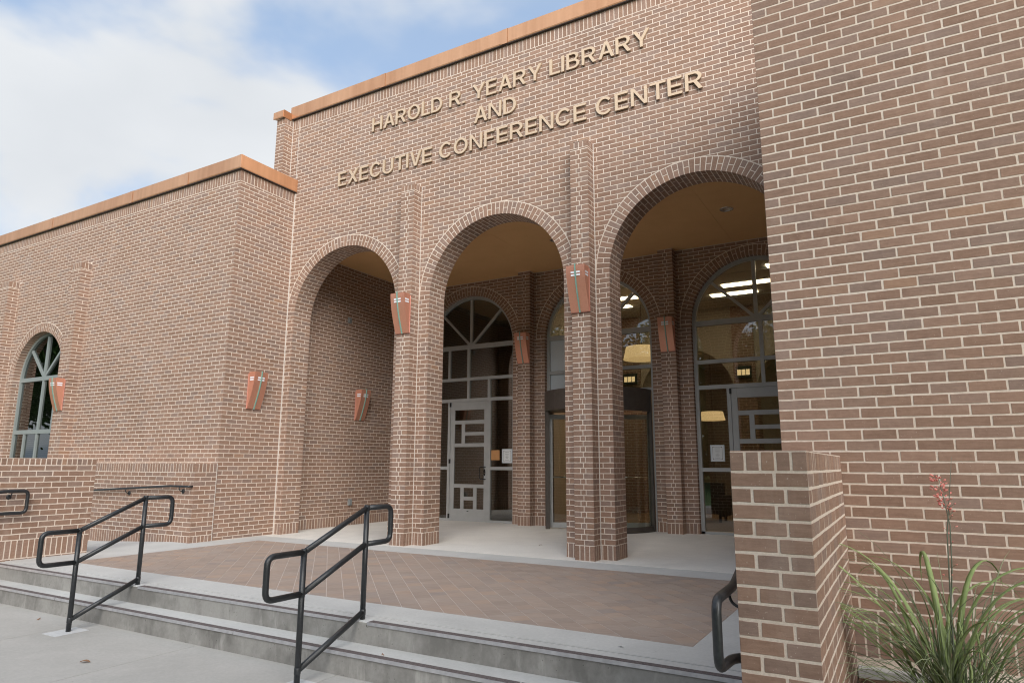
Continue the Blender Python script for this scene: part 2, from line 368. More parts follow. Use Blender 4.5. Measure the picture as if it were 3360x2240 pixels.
def lay(fr, w, z0, z1, owner, phase=0., splits=None, clips=(), base=False, top=False, zbase=0., grid=BASE, c=C_, soldier=.229, j=J_, basepitch=.0803):
    """courses of stretchers on a face of width w between z0 and z1; base/top: soldier courses"""
    lo, hi = z0, z1
    if base: soldiers(fr, w, zbase, grid, owner, clips, basepitch); lo = grid
    if top: soldiers(fr, w, z1 - soldier, z1, owner, clips, basepitch); hi = z1 - soldier
    n0 = math.floor((lo - grid) / c + 1e-6); n1 = math.ceil((hi - grid) / c - 1e-6)
    for n in range(n0, n1):
        a = max(lo, grid + n * c) + j / 2; b = min(hi, grid + (n + 1) * c) - j / 2
        if b - a < .014: continue
        js = [0] + row_joints(w, n % 2, phase, splits) + [w]
        for i in range(len(js) - 1):
            dz = random.uniform(-.0009, .0009); dx = random.uniform(-.0015, .0015)
            u0 = js[i] + (j / 2 + dx if i else .0015); u1 = js[i + 1] - (j / 2 - dx if i < len(js) - 2 else .0015)
            p = [(u0, a + dz), (u1, a + dz), (u1, b + dz), (u0, b + dz)]
            for cl_ in clips:
                p = cl_(p)
                if len(p) < 3: break
            add(p, fr, 'brick', owner)
def soldiers(fr, w, z0, z1, owner, clips=(), pitch=.0803, j=J_):
    k = max(1, round(w / pitch)); s = w / k
    for i in range(k):
        u0 = i * s + (j / 2 if i else .0015); u1 = (i + 1) * s - (j / 2 if i < k - 1 else .0015)
        p = [(u0, z0 + j / 2), (u1, z0 + j / 2), (u1, z1 - j / 2), (u0, z1 - j / 2)]
        for cl_ in clips:
            p = cl_(p)
            if len(p) < 3: break
        add(p, fr, 'soldier_brick', owner)
def ring(fr, cx, zs, Rin, Rout, depth, ny, owner, clips=()):
    """voussoirs on the face (alternately one long and two short) and the bonded soffit of the arch behind them"""
    k = round(math.pi * Rin / .0803); k += 1 - k % 2; da = math.pi / k
    def q(r, a): return (cx + r * math.cos(a), zs + r * math.sin(a))
    for i in range(k):
        a0, a1 = i * da, (i + 1) * da; mid = (Rin + Rout) / 2
        segs = [(Rin + .0015, Rout - J_ / 2)] if i % 2 else [(Rin + .0015, mid - J_ / 2), (mid + J_ / 2, Rout - J_ / 2)]
        for r0, r1 in segs:
            h0, h1 = J_ / 2 / r0, J_ / 2 / r1
            p = [q(r0, a1 - h0), q(r0, a0 + h0), q(r1, a0 + h1), q(r1, a1 - h1)]
            for cl_ in clips:
                p = cl_(p)
                if len(p) < 3: break
            add(p, fr, 'voussoir', owner)
        if depth > .05:
            am = (a0 + a1) / 2; N = Vector((-math.cos(am), 0, -math.sin(am))); V = Vector((-math.sin(am), 0, math.cos(am)))
            o = fr.o + fr.U * (cx + Rin * math.cos(am)) + Vector((0, 0, zs + Rin * math.sin(am)))
            f2 = Fr(o, (0, -fr.N.y, 0), N, V)
            hw = Rin * math.tan(da / 2) - J_ / 2
            cuts = ([0, .115, .115 + M_, depth] if i % 2 else [0, M_, depth]) if depth > .3 else [0, depth]
            for m in range(len(cuts) - 1):
                u0 = cuts[m] + (J_ / 2 if m else .0015); u1 = cuts[m + 1] - (J_ / 2 if m < len(cuts) - 2 else .0015)
                if u1 - u0 > .02: add([(u0, -hw), (u1, -hw), (u1, hw), (u0, hw)], f2, 'voussoir', owner)
CHM, DEP = .0017, .022
def rough(p, step=.045, a=.0011):
    """uneven arrises and knocked corners"""
    out = []
    for i in range(len(p)):
        q, r = p[i], p[(i + 1) % len(p)]; L = math.hypot(r[0] - q[0], r[1] - q[1])
        if L < .02: out.append(q); continue
        tx, ty = (r[0] - q[0]) / L, (r[1] - q[1]) / L; nx, ny = ty, -tx; k = max(1, int(L / step)); c0 = random.choice((.0012, .002, .0045)); 
        ts = [c0 / L] + [(j + random.uniform(-.25, .25)) / k for j in range(1, k)] + [1 - random.choice((.0012, .002, .004)) / L]
        for t in ts:
            d = random.uniform(-a, a * .8); out.append((q[0] + tx * t * L + nx * d, q[1] + ty * t * L + ny * d))
    return out
def brick_geo(p, fr, T):
    """vertices and faces of one brick plate; T maps (u,v,n) to a point"""
    if sum(p[i][0] * p[(i + 1) % len(p)][1] - p[(i + 1) % len(p)][0] * p[i][1] for i in range(len(p))) < 0: p = p[::-1]
    n = len(p); cx = sum(q[0] for q in p) / n; cy = sum(q[1] for q in p) / n
    ins = []
    for i in range(n):                   # inset corners along the bisector
        a, b, c = p[i - 1], p[i], p[(i + 1) % n]
        d1 = (a[0] - b[0], a[1] - b[1]); d2 = (c[0] - b[0], c[1] - b[1]); l1 = math.hypot(*d1) or 1e-6; l2 = math.hypot(*d2) or 1e-6
        bx, by = d1[0] / l1 + d2[0] / l2, d1[1] / l1 + d2[1] / l2
        lb = math.hypot(bx, by)
        if lb < .15: bx, by = cx - b[0], cy - b[1]; lb = math.hypot(bx, by) or 1e-6
        k = min(CHM * 1.42, .3 * min(l1, l2)) / lb
        ins.append((b[0] + bx * k, b[1] + by * k))
    v = [T(*q, 0) for q in ins] + [T(*q, -CHM) for q in p] + [T(*q, -DEP) for q in p]
    f = [tuple(range(n))] + [(i + n, (i + 1) % n + n, (i + 1) % n, i) for i in range(n)] + [(i + 2 * n, (i + 1) % n + 2 * n, (i + 1) % n + n, i + n) for i in range(n)]
    return v, f
# projection used to choose which bricks show largest
FW = Vector((-math.sin(YAW) * math.cos(PITCH), math.cos(YAW) * math.cos(PITCH), math.sin(PITCH))); RT = Vector((math.cos(YAW), math.sin(YAW), 0)); UPV = RT.cross(FW)
def px(P):
    d = Vector(P) - CAMP; w = d.dot(FW)
    if w < .1: return None
    return 1680 + 2198.85 * d.dot(RT) / w, 1120 - 2198.85 * d.dot(UPV) / w
def shown(rec):
    p, fr, kind, owner = rec
    cu = sum(q[0] for q in p) / len(p); cv = sum(q[1] for q in p) / len(p); P = fr.p(cu, cv); d = CAMP - P
    cosv = d.normalized().dot(fr.N)
    if cosv <= .05: return 0
    q = px(P)
    if q is None or not (-10 < q[0] < 3370 and -10 < q[1] < 2250): return 0
    if P.y < -3.8 and 2396 < q[0] < 2770 and q[1] > 1475: return 0     # behind the nearer cheek wall
    return area(p) * cosv / d.length_squared
SHARED = {}
def piece(rec, name, parent):
    p, fr, kind, owner = rec
    u0, u1 = min(q[0] for q in p), max(q[0] for q in p); v0, v1 = min(q[1] for q in p), max(q[1] for q in p); cu, cv = (u0 + u1) / 2, (v0 + v1) / 2
    rect = len(p) == 4 and abs(area(p) - (u1 - u0) * (v1 - v0)) < 1e-6
    key = (round(u1 - u0, 3), round(v1 - v0, 3)) if rect else None
    pool = SHARED.setdefault(key, []) if rect else []
    if len(pool) >= 14: me = random.choice(pool)
    else:
        q = [(a - cu, b - cv) for a, b in p]; vs, fs = brick_geo(rough(q) if rect else q, fr, lambda u, v, n: (u, v, n))
        me = bpy.data.meshes.new(name); me.from_pydata(vs, [], fs); me.materials.append(MATS['brick_piece']); me.update()
        if rect: pool.append(me)
    o = put(name, me, parent)
    P = fr.p(cu, cv, random.uniform(-.0009, .0009)); ax = fr.U, fr.V, fr.N
    M = Matrix(((ax[0].x, ax[1].x, ax[2].x, P.x), (ax[0].y, ax[1].y, ax[2].y, P.y), (ax[0].z, ax[1].z, ax[2].z, P.z), (0, 0, 0, 1)))
    o.matrix_world = M @ Matrix.Rotation(random.uniform(-.004, .004), 4, 'Z')
    return o
def emit_bricks(root, most=300):
    """the bricks that show largest become objects of their own, the rest one mass"""
    mass = MB(); kinds = {}
    for r in RECS: kinds.setdefault(r[2], []).append(r)
    for kind, rs in kinds.items():
        sc = sorted(((shown(r), i) for i, r in enumerate(rs)), reverse=True); pick = {i for s, i in sc[:most] if s > 0}
        for i, r in enumerate(rs):
            if i in pick: piece(r, r[2], r[3])
            else:
                fr = r[1]; vs, fs = brick_geo(rough(r[0]) if r[3] is rw and fr.N.y < -.5 else r[0], fr, fr.p); mass.mesh(vs, fs, 0, random.random())
    RECS.clear()
    if mass.f: tag(mass.obj('brickwork', 'brick', root, tint=True), kind='stuff')

# ------------------------------------------------------------------ dimensions (metres; x along the front, y into the building, z up from the landing)
BAY = 3.556; PIL = BAY / 2
PW, PP, Q, TH = .316, .228, .243, .474
ARX = (-BAY, 0., BAY); RA = PIL - PW / 2 - Q; ZS = BASE + 52 * C_
CJ = -5.131; XF = 5.345; ZP = 6.64; ZF = 9.02
WY = -1.403; ZC = 7.24; ZC2 = 7.54
RWY = -3.978; RWX = 5.15
D = 4.57; RB = 1.335; ZSB = BASE + 52 * C_ + .015; BPW, BPP = .33, .236
ZCEIL = 6.089; XSW = 5.31; GY = D + .12
RO, RBO = RA + .226, RB + .226

# ================================================================== SETTING
def sheet(name, pts, z, mat, kind='structure', th=.05):
    m = MB(); n = len(pts); m.mesh([(x, y, z) for x, y in pts] + [(x, y, z - th) for x, y in pts], [tuple(range(n)), tuple(reversed(range(n, 2 * n)))] + [(i + n, (i + 1) % n + n, (i + 1) % n, i) for i in range(n)])
    o = m.obj(name, mat); tag(o, kind=kind); return o
GZ = -.373
sheet('ground', [(-400, -400), (400, -400), (400, 400), (-400, 400)], GZ - .06, 'lawn')
# sidewalk: separate slabs with tooled joints between them
walk = sheet('sidewalk', [(-16, -12.0), (5.60, -12.0), (5.60, -5.02), (-16, -5.02)], GZ - .045, 'concrete_riser', th=.06)
xs = [-15.3, -13.43, -11.56, -9.69, -7.82, -5.95, -4.08, -2.09, -.22, 1.65, 3.52, 5.55]; ys = [-12.0, -9.6, -7.62, -5.06]
for i in range(len(xs) - 1):
    for k in range(len(ys) - 1):
        if k == 0 and xs[i] < -8: continue
        m = MB(); m.box((xs[i] + .0035, ys[k] + .0035, GZ - .05), (xs[i + 1] - .0035, ys[k + 1] - .0035, GZ)); o = m.obj('slab', 'concrete_walk', walk)
YN, YN2 = -4.815, -5.115
steps = empty('steps', (0, 0, 0)); tag(steps, kind='structure')
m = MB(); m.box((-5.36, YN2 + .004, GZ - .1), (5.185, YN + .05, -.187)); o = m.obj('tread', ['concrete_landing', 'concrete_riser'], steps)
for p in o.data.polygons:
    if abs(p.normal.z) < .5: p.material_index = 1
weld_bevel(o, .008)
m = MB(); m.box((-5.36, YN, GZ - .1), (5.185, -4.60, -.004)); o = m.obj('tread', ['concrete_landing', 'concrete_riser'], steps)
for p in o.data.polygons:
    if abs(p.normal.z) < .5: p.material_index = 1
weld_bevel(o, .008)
# nosing strips, cut round the upper handrail posts
def nosing(x0, x1, y, z):
    m = MB(); m.box((x0, y - .010, z - .020), (x1, y - .0035, z + .0065)); m.box((x0, y - .0034, z - .001), (x1, y + .070, z + .005)); o = m.obj('nosing_strip', 'aluminium', steps)
    r = MB()
    for k in range(5):
        yy = y + .006 + k * .0128; r.box((x0 + .004, yy, z + .004), (x1 - .004, yy + .0088, z + .0085))
    r.obj('grit_rib', 'grit', o)
RX1, RX2 = -1.875, 1.585
for a, b in ((-5.35, RX1 - .11), (RX1 + .12, RX2 - .11), (RX2 + .12, 5.18)): nosing(a, b, YN, -.003)
for a, b in ((-5.35, -2.9), (-2.89, .3), (.31, 3.4), (3.41, 5.18)): nosing(a, b, YN2, -.187)
# landing: concrete border, porch slab and the tiled field
landing = empty('landing'); tag(landing, kind='structure')
TX0, TX1, TY0, TY1 = -4.50, 4.43, -4.15, -.86
def slab(x0, x1, y0, y1, mat, z=0., name='slab'):
    m = MB(); m.box((x0, y0, z - .12), (x1, y1, z)); o = m.obj(name, mat, landing); return o
slab(-5.36, 5.185, -4.60, TY0, 'concrete_landing'); slab(-5.13, 5.185, TY1, -.30, 'concrete_landing'); slab(TX1, 5.185, TY0, TY1, 'concrete_landing')
slab(-5.36, TX0, TY0, -3.45, 'concrete_landing'); slab(-5.36, TX0, -3.45, TY1, 'concrete_landing', name='slab')
slab(-5.30, 5.30, -.296, GY + .1, 'concrete_porch', z=.002)
m = MB(); m.box((TX0, TY0, -.12), (TX1, TY1, -.0022)); o = m.obj('grout_bed', 'grout', landing)
tm = MB(); cand = []; TP, TQ = .1815, .1815
for i in range(-40, 40):
    off = 0.0
    for k in range(-40, 40):
        off = (k % 2) * TP / 2; a0, a1 = i * TP + off + .0015, (i + 1) * TP + off - .0015; b0, b1 = k * TQ + .0032, (k + 1) * TQ - .0032
        s = math.sqrt(.5); pts = [((a + b) * s - .1, (b - a) * s - 2.5) for a, b in ((a0, b0), (a1, b0), (a1, b1), (a0, b1))]
        p = pts
        for h in ((1, 0, TX0 + .004), (-1, 0, -TX1 + .004), (0, 1, TY0 + .004), (0, -1, -TY1 + .004)):
            p = half(p, *h)
            if len(p) < 3: break
        if len(p) >= 3 and area(p) > .0008: cand.append(p)
def tile_mesh(p, m, z, t):
    n = len(p)
    if sum(p[i][0] * p[(i + 1) % n][1] - p[(i + 1) % n][0] * p[i][1] for i in range(n)) < 0: p = p[::-1]
    m.mesh([(x, y, z) for x, y in p] + [(x, y, z - .02) for x, y in p], [tuple(range(n))] + [(i + n, (i + 1) % n + n, (i + 1) % n, i) for i in range(n)], 0, t)
def tile_seen(p):
    x = sum(q[0] for q in p) / len(p); y = sum(q[1] for q in p) / len(p); q = px((x, y, 0))
    if q is None or q[1] > 2240 or (q[0] > 2390): return 0
    d = (Vector((x, y, 0)) - CAMP); return area(p) / d.length ** 3
cand.sort(key=tile_seen, reverse=True)
sq = None
for i, p in enumerate(cand):
    z = random.uniform(-.0006, .0006)
    if i < 300:
        cx = sum(q[0] for q in p) / len(p); cy = sum(q[1] for q in p) / len(p)
        full = len(p) == 4 and abs(area(p) - (TP - .003) * (TQ - .0064)) < 1e-5
        if full and sq: me = sq
        else:
            t_ = MB(); tile_mesh([(x - cx, y - cy) for x, y in p], t_, 0, .5); me = t_.data('tile', ['tile_piece'])
            if full: sq = me
        o = put('tile', me, landing); o.location = (cx, cy, z)
    else: tile_mesh(p, tm, z, random.random())
tag(tm.obj('tiling', 'tile', landing, tint=True), kind='stuff')
# ramp that drops away to the left behind the far cheek wall
m = MB(); prof = [(-5.36, 0.), (-5.62, 0.), (-13.0, -.372), (-13.0, -.6), (-5.36, -.6)]
m.mesh([(x, -3.47, z) for x, z in prof] + [(x, WY, z) for x, z in prof], [(0, 1, 2, 3, 4), (9, 8, 7, 6, 5), (0, 5, 6, 1), (1, 6, 7, 2), (2, 7, 8, 3), (3, 8, 9, 4), (4, 9, 5, 0)])
tag(m.obj('ramp', 'concrete_landing'), kind='structure')
# planting bed by the nearer cheek wall
m = MB(); nx_, ny_ = 26, 18; bx0, bx1, by0, by1 = 5.57, 9.2, -6.6, RWY - .10
pts = []
for j in range(ny_ + 1):
    for i in range(nx_ + 1):
        x = bx0 + (bx1 - bx0) * i / nx_; y = by0 + (by1 - by0) * j / ny_; t = j / ny_
        pts.append((x, y, -.26 + .19 * t + random.uniform(-.016, .016)))
m.mesh(pts, [(j * (nx_ + 1) + i, j * (nx_ + 1) + i + 1, (j + 1) * (nx_ + 1) + i + 1, (j + 1) * (nx_ + 1) + i) for j in range(ny_) for i in range(nx_)])
tag(m.obj('planting_bed', 'mulch', smooth=True), kind='structure')
lm = MB()
for i in range(900):
    x = random.uniform(bx0 + .02, 7.4); y = random.uniform(-5.9, by1 - .02); z = -.26 + .19 * (y - by0) / (by1 - by0) + .012 + random.uniform(0, .03)
    a = random.uniform(0, 6.28); l = random.uniform(.02, .055); w_ = l * random.uniform(.25, .5); t = random.uniform(-.5, .5)
    c_, s_ = math.cos(a), math.sin(a)
    lm.poly([(x - c_ * l, y - s_ * l, z - t * l), (x + s_ * w_, y - c_ * w_, z + .006), (x + c_ * l, y + s_ * l, z + t * l), (x - s_ * w_, y + c_ * w_, z + .004)])
tag(lm.obj('leaf_litter', 'litter'), 'brown fallen leaves lying in the planting bed', 'leaf litter', kind='stuff')
m = MB(); m.box((5.57, RWY - .10, -.4), (9.2, RWY + .02, -.012)); tag(m.obj('kerb', 'concrete_landing'), kind='structure')

# ================================================================== BUILDING
bld = empty('library_building')
tag(bld, 'brown brick library with three entrance arches and copper roof edging', 'building')
def arcs(cx, zs, r, a0=math.pi, a1=0., n=48): return [(cx + r * math.cos(a0 + (a1 - a0) * i / n), zs + r * math.sin(a0 + (a1 - a0) * i / n)) for i in range(n + 1)]
def arcade_outline(x0, x1, ztop, centres, r, zs, zb=-.02):
    o = [(x0, zb)]
    for c in centres: o += [(c - r, zb)] + arcs(c, zs, r) + [(c + r, zb)]
    return o + [(x1, zb), (x1, ztop), (x0, ztop)]
def wall_from(outline, y0, y1, name):
    import bmesh
    bm = bmesh.new(); vs = [bm.verts.new((x, y0, z)) for x, z in outline]; f = bm.faces.new(vs)
    ex = bmesh.ops.extrude_face_region(bm, geom=[f]); bmesh.ops.translate(bm, vec=(0, y1 - y0, 0), verts=[v for v in ex['geom'] if isinstance(v, bmesh.types.BMVert)])
    bmesh.ops.triangulate(bm, faces=[f for f in bm.faces if len(f.verts) > 4]); bmesh.ops.recalc_face_normals(bm, faces=bm.faces)
    me = bpy.data.meshes.new(name); bm.to_mesh(me); bm.free(); me.materials.append(MATS['mortar']); return put(name, me, bld)
def mbox(name, x0, x1, y0, y1, z0, z1, mat='mortar', inset=REC, parent=None):
    m = MB(); m.box((x0 + inset, y0 + inset, z0), (x1 - inset, y1 - inset, z1)); return m.obj(name, mat, parent or bld)

# --- the arcade front
aw = wall_from(arcade_outline(-XF + REC, XF - REC, ZF, ARX, RA + REC, ZS), REC, TH - REC, 'arcade_wall')
FY = Fr((0, 0, 0), (1, 0, 0), (0, -1, 0))
clA = [arch_clip(c + XF, ZS, RO, RA) for c in ARX]
F0 = Fr((-XF, 0, 0), (1, 0, 0), (0, -1, 0))
pil_gap = [rect_clip(c - PW / 2 + XF, c + PW / 2 + XF, -1, ZP) for c in (-PIL, PIL)]
sealgap = [rect_clip(c + PW / 2 + XF, c + PW / 2 + .014 + XF, -1, ZP) for c in (-PIL, PIL)]
lay(F0, 2 * XF, 0, ZF, aw, phase=.02, clips=clA + pil_gap + sealgap, base=True, top=True)
for c in ARX: ring(FY, c, ZS, RA, RO, TH, -1, aw)
h = lambda w: ([w * .5], [])                           # jamb splits
for c in ARX:                                          # jamb faces below the springing
    for s in (-1, 1):
        f = Fr((c + s * RA, 0 if s < 0 else 0, 0), (0, 1, 0), (-s, 0, 0)) if s < 0 else Fr((c + s * RA, TH, 0), (0, -1, 0), (-1, 0, 0))
        if s < 0: sp = ([.115, .115 + M_], [M_])
        else: sp = ([TH - .115 - M_, TH - .115], [TH - M_])
        lay(f, TH, 0, ZS, aw, splits=sp, base=True)
FBK = Fr((XF, TH, 0), (-1, 0, 0), (0, 1, 0))           # inner face of the arcade, seen only in the panes
lay(FBK, 2 * XF, 0, ZCEIL, aw, clips=[arch_clip(XF - c, ZS, RO, RA) for c in ARX], base=True)
for c in ARX: ring(Fr((0, TH, 0), (1, 0, 0), (0, 1, 0)), c, ZS, RA, RO, 0, 1, aw)
# --- pilasters on the front and on the entrance wall
def pilaster(cx, w, y, pr, z0, z1, sp_f, sp_s, capped=True, base=True):
    o = mbox('pilaster', cx - w / 2, cx + w / 2, y - pr, y + .02, z0, z1 - (0 if not capped else .006))
    lay(Fr((cx - w / 2, y - pr, 0), (1, 0, 0), (0, -1, 0)), w, z0, z1, o, splits=sp_f, base=base, top=capped, soldier=.125 if w < .4 else .16)
    for s in (-1, 1):
        f = Fr((cx + w / 2, y - pr, 0), (0, 1, 0), (1, 0, 0)) if s > 0 else Fr((cx - w / 2, y, 0), (0, -1, 0), (-1, 0, 0))
        lay(f, pr, z0, z1, o, splits=sp_s if s > 0 else tuple([pr - q for q in l] for l in sp_s), base=base, top=capped, soldier=.125 if w < .4 else .16)
    if capped:
        m = MB(); m.box((cx - w / 2 + .002, y - pr + .002, z1 - .02), (cx + w / 2 - .002, y - .001, z1 - .003)); m.obj('cap_bed', 'mortar', o)
    return o
for c in (-PIL, PIL): pilaster(c, PW, 0, PP, 0, ZP, ([PW * .5], [PW * .35, PW * .62]), ([PP * .55], []))
for c in (-PIL, PIL): pilaster(c, BPW, D, BPP, 0, ZCEIL, ([BPW * .5], [BPW * .35, BPW * .62]), ([PP * .55], []), capped=False)
# --- entrance wall behind the porch
ew = wall_from(arcade_outline(-XSW, XSW, ZCEIL + .3, ARX, RB + REC, ZSB), D + REC, D + .26, 'entrance_wall')
FE = Fr((-XSW, D, 0), (1, 0, 0), (0, -1, 0))
lay(FE, 2 * XSW, 0, ZCEIL, ew, phase=.1, clips=[arch_clip(c + XSW, ZSB, RBO, RB) for c in ARX] + [rect_clip(c - BPW / 2 + XSW, c + BPW / 2 + XSW, -1, ZCEIL + .1) for c in (-PIL, PIL)], base=True)
for c in ARX:
    ring(Fr((0, D, 0), (1, 0, 0), (0, -1, 0)), c, ZSB, RB, RBO, .12, -1, ew, clips=[lambda p: half(p, 0, -1, -ZCEIL)])
    for s in (-1, 1):
        f = Fr((c - RB, D, 0), (0, 1, 0), (1, 0, 0)) if s < 0 else Fr((c + RB, D + .12, 0), (0, -1, 0), (-1, 0, 0))
        lay(f, .12, 0, ZSB, ew, splits=([], []), base=True, basepitch=.12)
# --- side walls of the porch
for s in (-1, 1):
    o = mbox('porch_wall', -XSW - .3 if s < 0 else XSW, -XSW if s < 0 else XSW + .3, TH - .02, D + .3, -.02, ZCEIL + .3)
    f = Fr((-XSW, TH, 0), (0, 1, 0), (1, 0, 0)) if s < 0 else Fr((XSW, D, 0), (0, -1, 0), (-1, 0, 0))
    lay(f, D - TH, 0, ZCEIL, o, phase=.07, base=True)
# --- porch soffit in panels, with the recessed downlights
sx = [-XSW, -3.2, -1.05, 1.05, 3.2, XSW]; sy = [TH - .01, 1.65, 3.0, D]
for i in range(5):
    for k in range(3):
        m = MB(); m.box((sx[i] + .002, sy[k] + .002, ZCEIL), (sx[i + 1] - .002, sy[k + 1] - .002, ZCEIL + .02)); m.obj('soffit_panel', 'soffit', bld)
m = MB(); m.box((-XSW, TH - .01, ZCEIL + .018), (XSW, D + .2, ZCEIL + .08)); m.obj('soffit_backing', 'flashing', bld)
for c in ARX:
    dl = empty('downlight', (c - .05, 2.6, ZCEIL), parent=bld)
    m = MB(); k = 28; rr = ((.125, 0), (.125, -.006), (.098, -.006), (.085, .02 - .005))
    rings = [[(r * math.cos(6.2832 * i / k), r * math.sin(6.2832 * i / k), z) for i in range(k)] for r, z in rr]
    m.mesh([p for rg in rings for p in rg], [(a * k + i, a * k + (i + 1) % k, (a + 1) * k + (i + 1) % k, (a + 1) * k + i) for a in range(3) for i in range(k)]); m.obj('trim_ring', 'chrome', dl, smooth=True)
    m = MB(); m.mesh([(.1 * math.cos(6.2832 * i / k), .1 * math.sin(6.2832 * i / k), -.002) for i in range(k)], [tuple(reversed(range(k)))]); m.obj('reflector', 'chrome', dl)
# --- roof slabs close the volumes
mbox('roof', -XF, XF, TH, 24, ZF - .2, ZF - .1, 'roof_membrane', 0)
mbox('upper_wall', -XF, -XF + .25, TH, 24, ZC - .6, ZF - .1, 'mortar', 0); mbox('upper_wall', XF - .25, XF, TH, 24, ZC - .6, ZF - .1, 'mortar', 0)
# --- the wing on the far side
WX0 = -17.0; WCX, WZS, WR = -12.22, BASE + 40 * C_ + .01, 1.14
wo = [(WX0, -.7)] + [(CJ - .03, -.7), (CJ - .03, ZC), (WX0, ZC)]
def wing_outline():
    zb = 1.15
    return [(WX0, -.7), (CJ - .03, -.7), (CJ - .03, ZC), (WX0, ZC), (WX0, zb + .001), (WCX - WR - REC, zb + .001)] + arcs(WCX, WZS, WR + REC) + [(WCX + WR + REC, zb - .001), (WX0, zb - .001)]
ww = wall_from(wing_outline(), WY + REC, WY + .33, 'wing_wall')
FWg = Fr((WX0, WY, 0), (1, 0, 0), (0, -1, 0))
WPC, WPW = (-10.52, -13.92), .46
def win_clip(p):
    zc = sum(q[1] for q in p) / len(p)
    if zc < 1.15: return p
    return arch_clip(WCX - WX0, WZS, WR + .226, WR)(p)
lay(FWg, CJ - WX0, -.45, ZC, ww, phase=.0, clips=[win_clip] + [rect_clip(c - WPW / 2 - WX0, c + WPW / 2 - WX0, -2, 6.03) for c in WPC], top=True)
ring(Fr((0, WY, 0), (1, 0, 0), (0, -1, 0)), WCX, WZS, WR, WR + .226, .16, -1, ww)
for s in (-1, 1):
    f = Fr((WCX - WR, WY, 0), (0, 1, 0), (1, 0, 0)) if s < 0 else Fr((WCX + WR, WY + .16, 0), (0, -1, 0), (-1, 0, 0))
    lay(f, .16, 1.16, WZS, ww, splits=([.1], []))
for c in WPC: pilaster(c, WPW, WY, PP, -.35, 6.03, ([.229], [.115, .344]), ([.115], []), base=False)
wside = mbox('wing_wall', CJ - .35, CJ, WY + .0005, .30, -.1, ZC - .003)
lay(Fr((CJ, WY, 0), (0, 1, 0), (1, 0, 0)), -WY, 0, ZC, wside, phase=.115, top=True)
mbox('wing_roof', WX0, CJ - .1, WY + .1, 8, ZC - .25, ZC - .05, 'roof_membrane', 0)
mbox('wing_back', WX0, CJ - .3, 7.8, 8, -.5, ZC, 'mortar', 0); mbox('wing_end', WX0 - .2, WX0, WY, 8, -.5, ZC, 'mortar', 0)
# wainscot that thickens the wing along the ramp
WE = .449; ZW = 1.395
wn_ = mbox('wainscot', -14.8, CJ, WY - WE, WY + .03, -.6, ZW - .006)
fw_ = Fr((-14.8, WY - WE, 0), (1, 0, 0), (0, -1, 0)); wd = CJ + 14.8
soldiers(fw_, wd, ZW - .165, ZW, wn_); soldiers(fw_, wd, -.125, .115, wn_)
lay(fw_, wd, .115, ZW - .165, wn_, phase=.05, grid=.115, c=(ZW - .165 - .115) / 14)
lay(fw_, wd, -.6, -.125, wn_, phase=.05, grid=.115)
fs_ = Fr((CJ, WY - WE, 0), (0, 1, 0), (1, 0, 0)); soldiers(fs_, WE, ZW - .165, ZW, wn_); soldiers(fs_, WE, -.02, .115, wn_)
lay(fs_, WE, .115, ZW - .165, wn_, grid=.115, c=(ZW - .165 - .115) / 14, splits=([.115, .344], [.229]))
m = MB(); m.box((-14.79, WY - WE + .004, ZW - .012), (CJ - .004, WY - .001, ZW - .002)); m.obj('ledge', 'mortar', wn_)
# --- the wing on the near side
rw = mbox('wing_wall', RWX, 9.6, RWY, -.02, -.7, ZC)
lay(Fr((RWX, RWY, 0), (1, 0, 0), (0, -1, 0)), 3.9, .045, ZC, rw, phase=.115, base=True, top=True, zbase=.045, grid=.2900)
lay(Fr((RWX, 0, 0), (0, -1, 0), (-1, 0, 0)), -RWY, 0, ZC, rw, phase=.115, base=True, top=True, grid=.29)
# corner pier at the end of the arcade, above the far wing's roof
cp = mbox('pilaster', -XF - .26, -XF, -PP, .2, ZC - .3, 8.99)
for f, w_ in ((Fr((-XF - .26, -PP, 0), (1, 0, 0), (0, -1, 0)), .26), (Fr((-XF, -PP, 0), (0, 1, 0), (1, 0, 0)), PP)): lay(f, w_, ZC - .3, 8.99, cp, splits=([w_ * .5], []), top=True, soldier=.125)
# --- sealant joints
def seal(x, z0, z1, y, w=.016, d=.004):
    m = MB(); m.box((x, y - .0008, z0), (x + w, y + d, z1)); m.obj('sealant_joint', 'sealant', bld)
for c in (-PIL, PIL): seal(c + PW / 2 - .001, .0, ZP, 0.002, .014)
m = MB(); m.box((CJ - .002, -.014, 0), (CJ + .018, .004, ZC)); m.obj('sealant_joint', 'sealant', bld)
seal(CJ - .006, ZC + .3, ZF, -.0008, .012); seal(-XF + .001, ZC, ZF, -.001, .018)
seal(CJ + .001, 0, 0, 0)if False else None
m = MB(); m.box((CJ + .0005, WY - .008, .0), (CJ + .0025, WY + .006, ZW)); m.obj('sealant_joint', 'sealant', bld)
# --- copper coping in sections with lapped joints
def coping(x0, x1, y, z0, z1, out=.055, joint=True):
    m = MB(); pr = [(y - out, z0), (y - out - .008, z0 + .02), (y - out - .008, z1 - .012), (y - out + .01, z1), (y + .35, z1 - .02), (y + .35, z0 + .1), (y - out + .03, z0 + .02)]
    m.mesh([(x0, a, b) for a, b in pr] + [(x1, a, b) for a, b in pr], [tuple(range(7)), tuple(reversed(range(7, 14)))] + [(i + 7, (i + 1) % 7 + 7, (i + 1) % 7, i) for i in range(7)])
    o = m.obj('coping', 'copper', bld)
    if joint:
        j = MB(); j.box((x1 - .07, y - out - .0115, z0 - .004), (x1 + .05, y - out - .007, z1 - .008)); j.obj('lap_joint', 'copper', o)
        j = MB(); j.box((x1 + .05, y - out - .0135, z0 - .003), (x1 + .062, y - out - .0075, z1 - .008)); j.obj('lap_edge', 'copper_seam_dim', o)
    return o
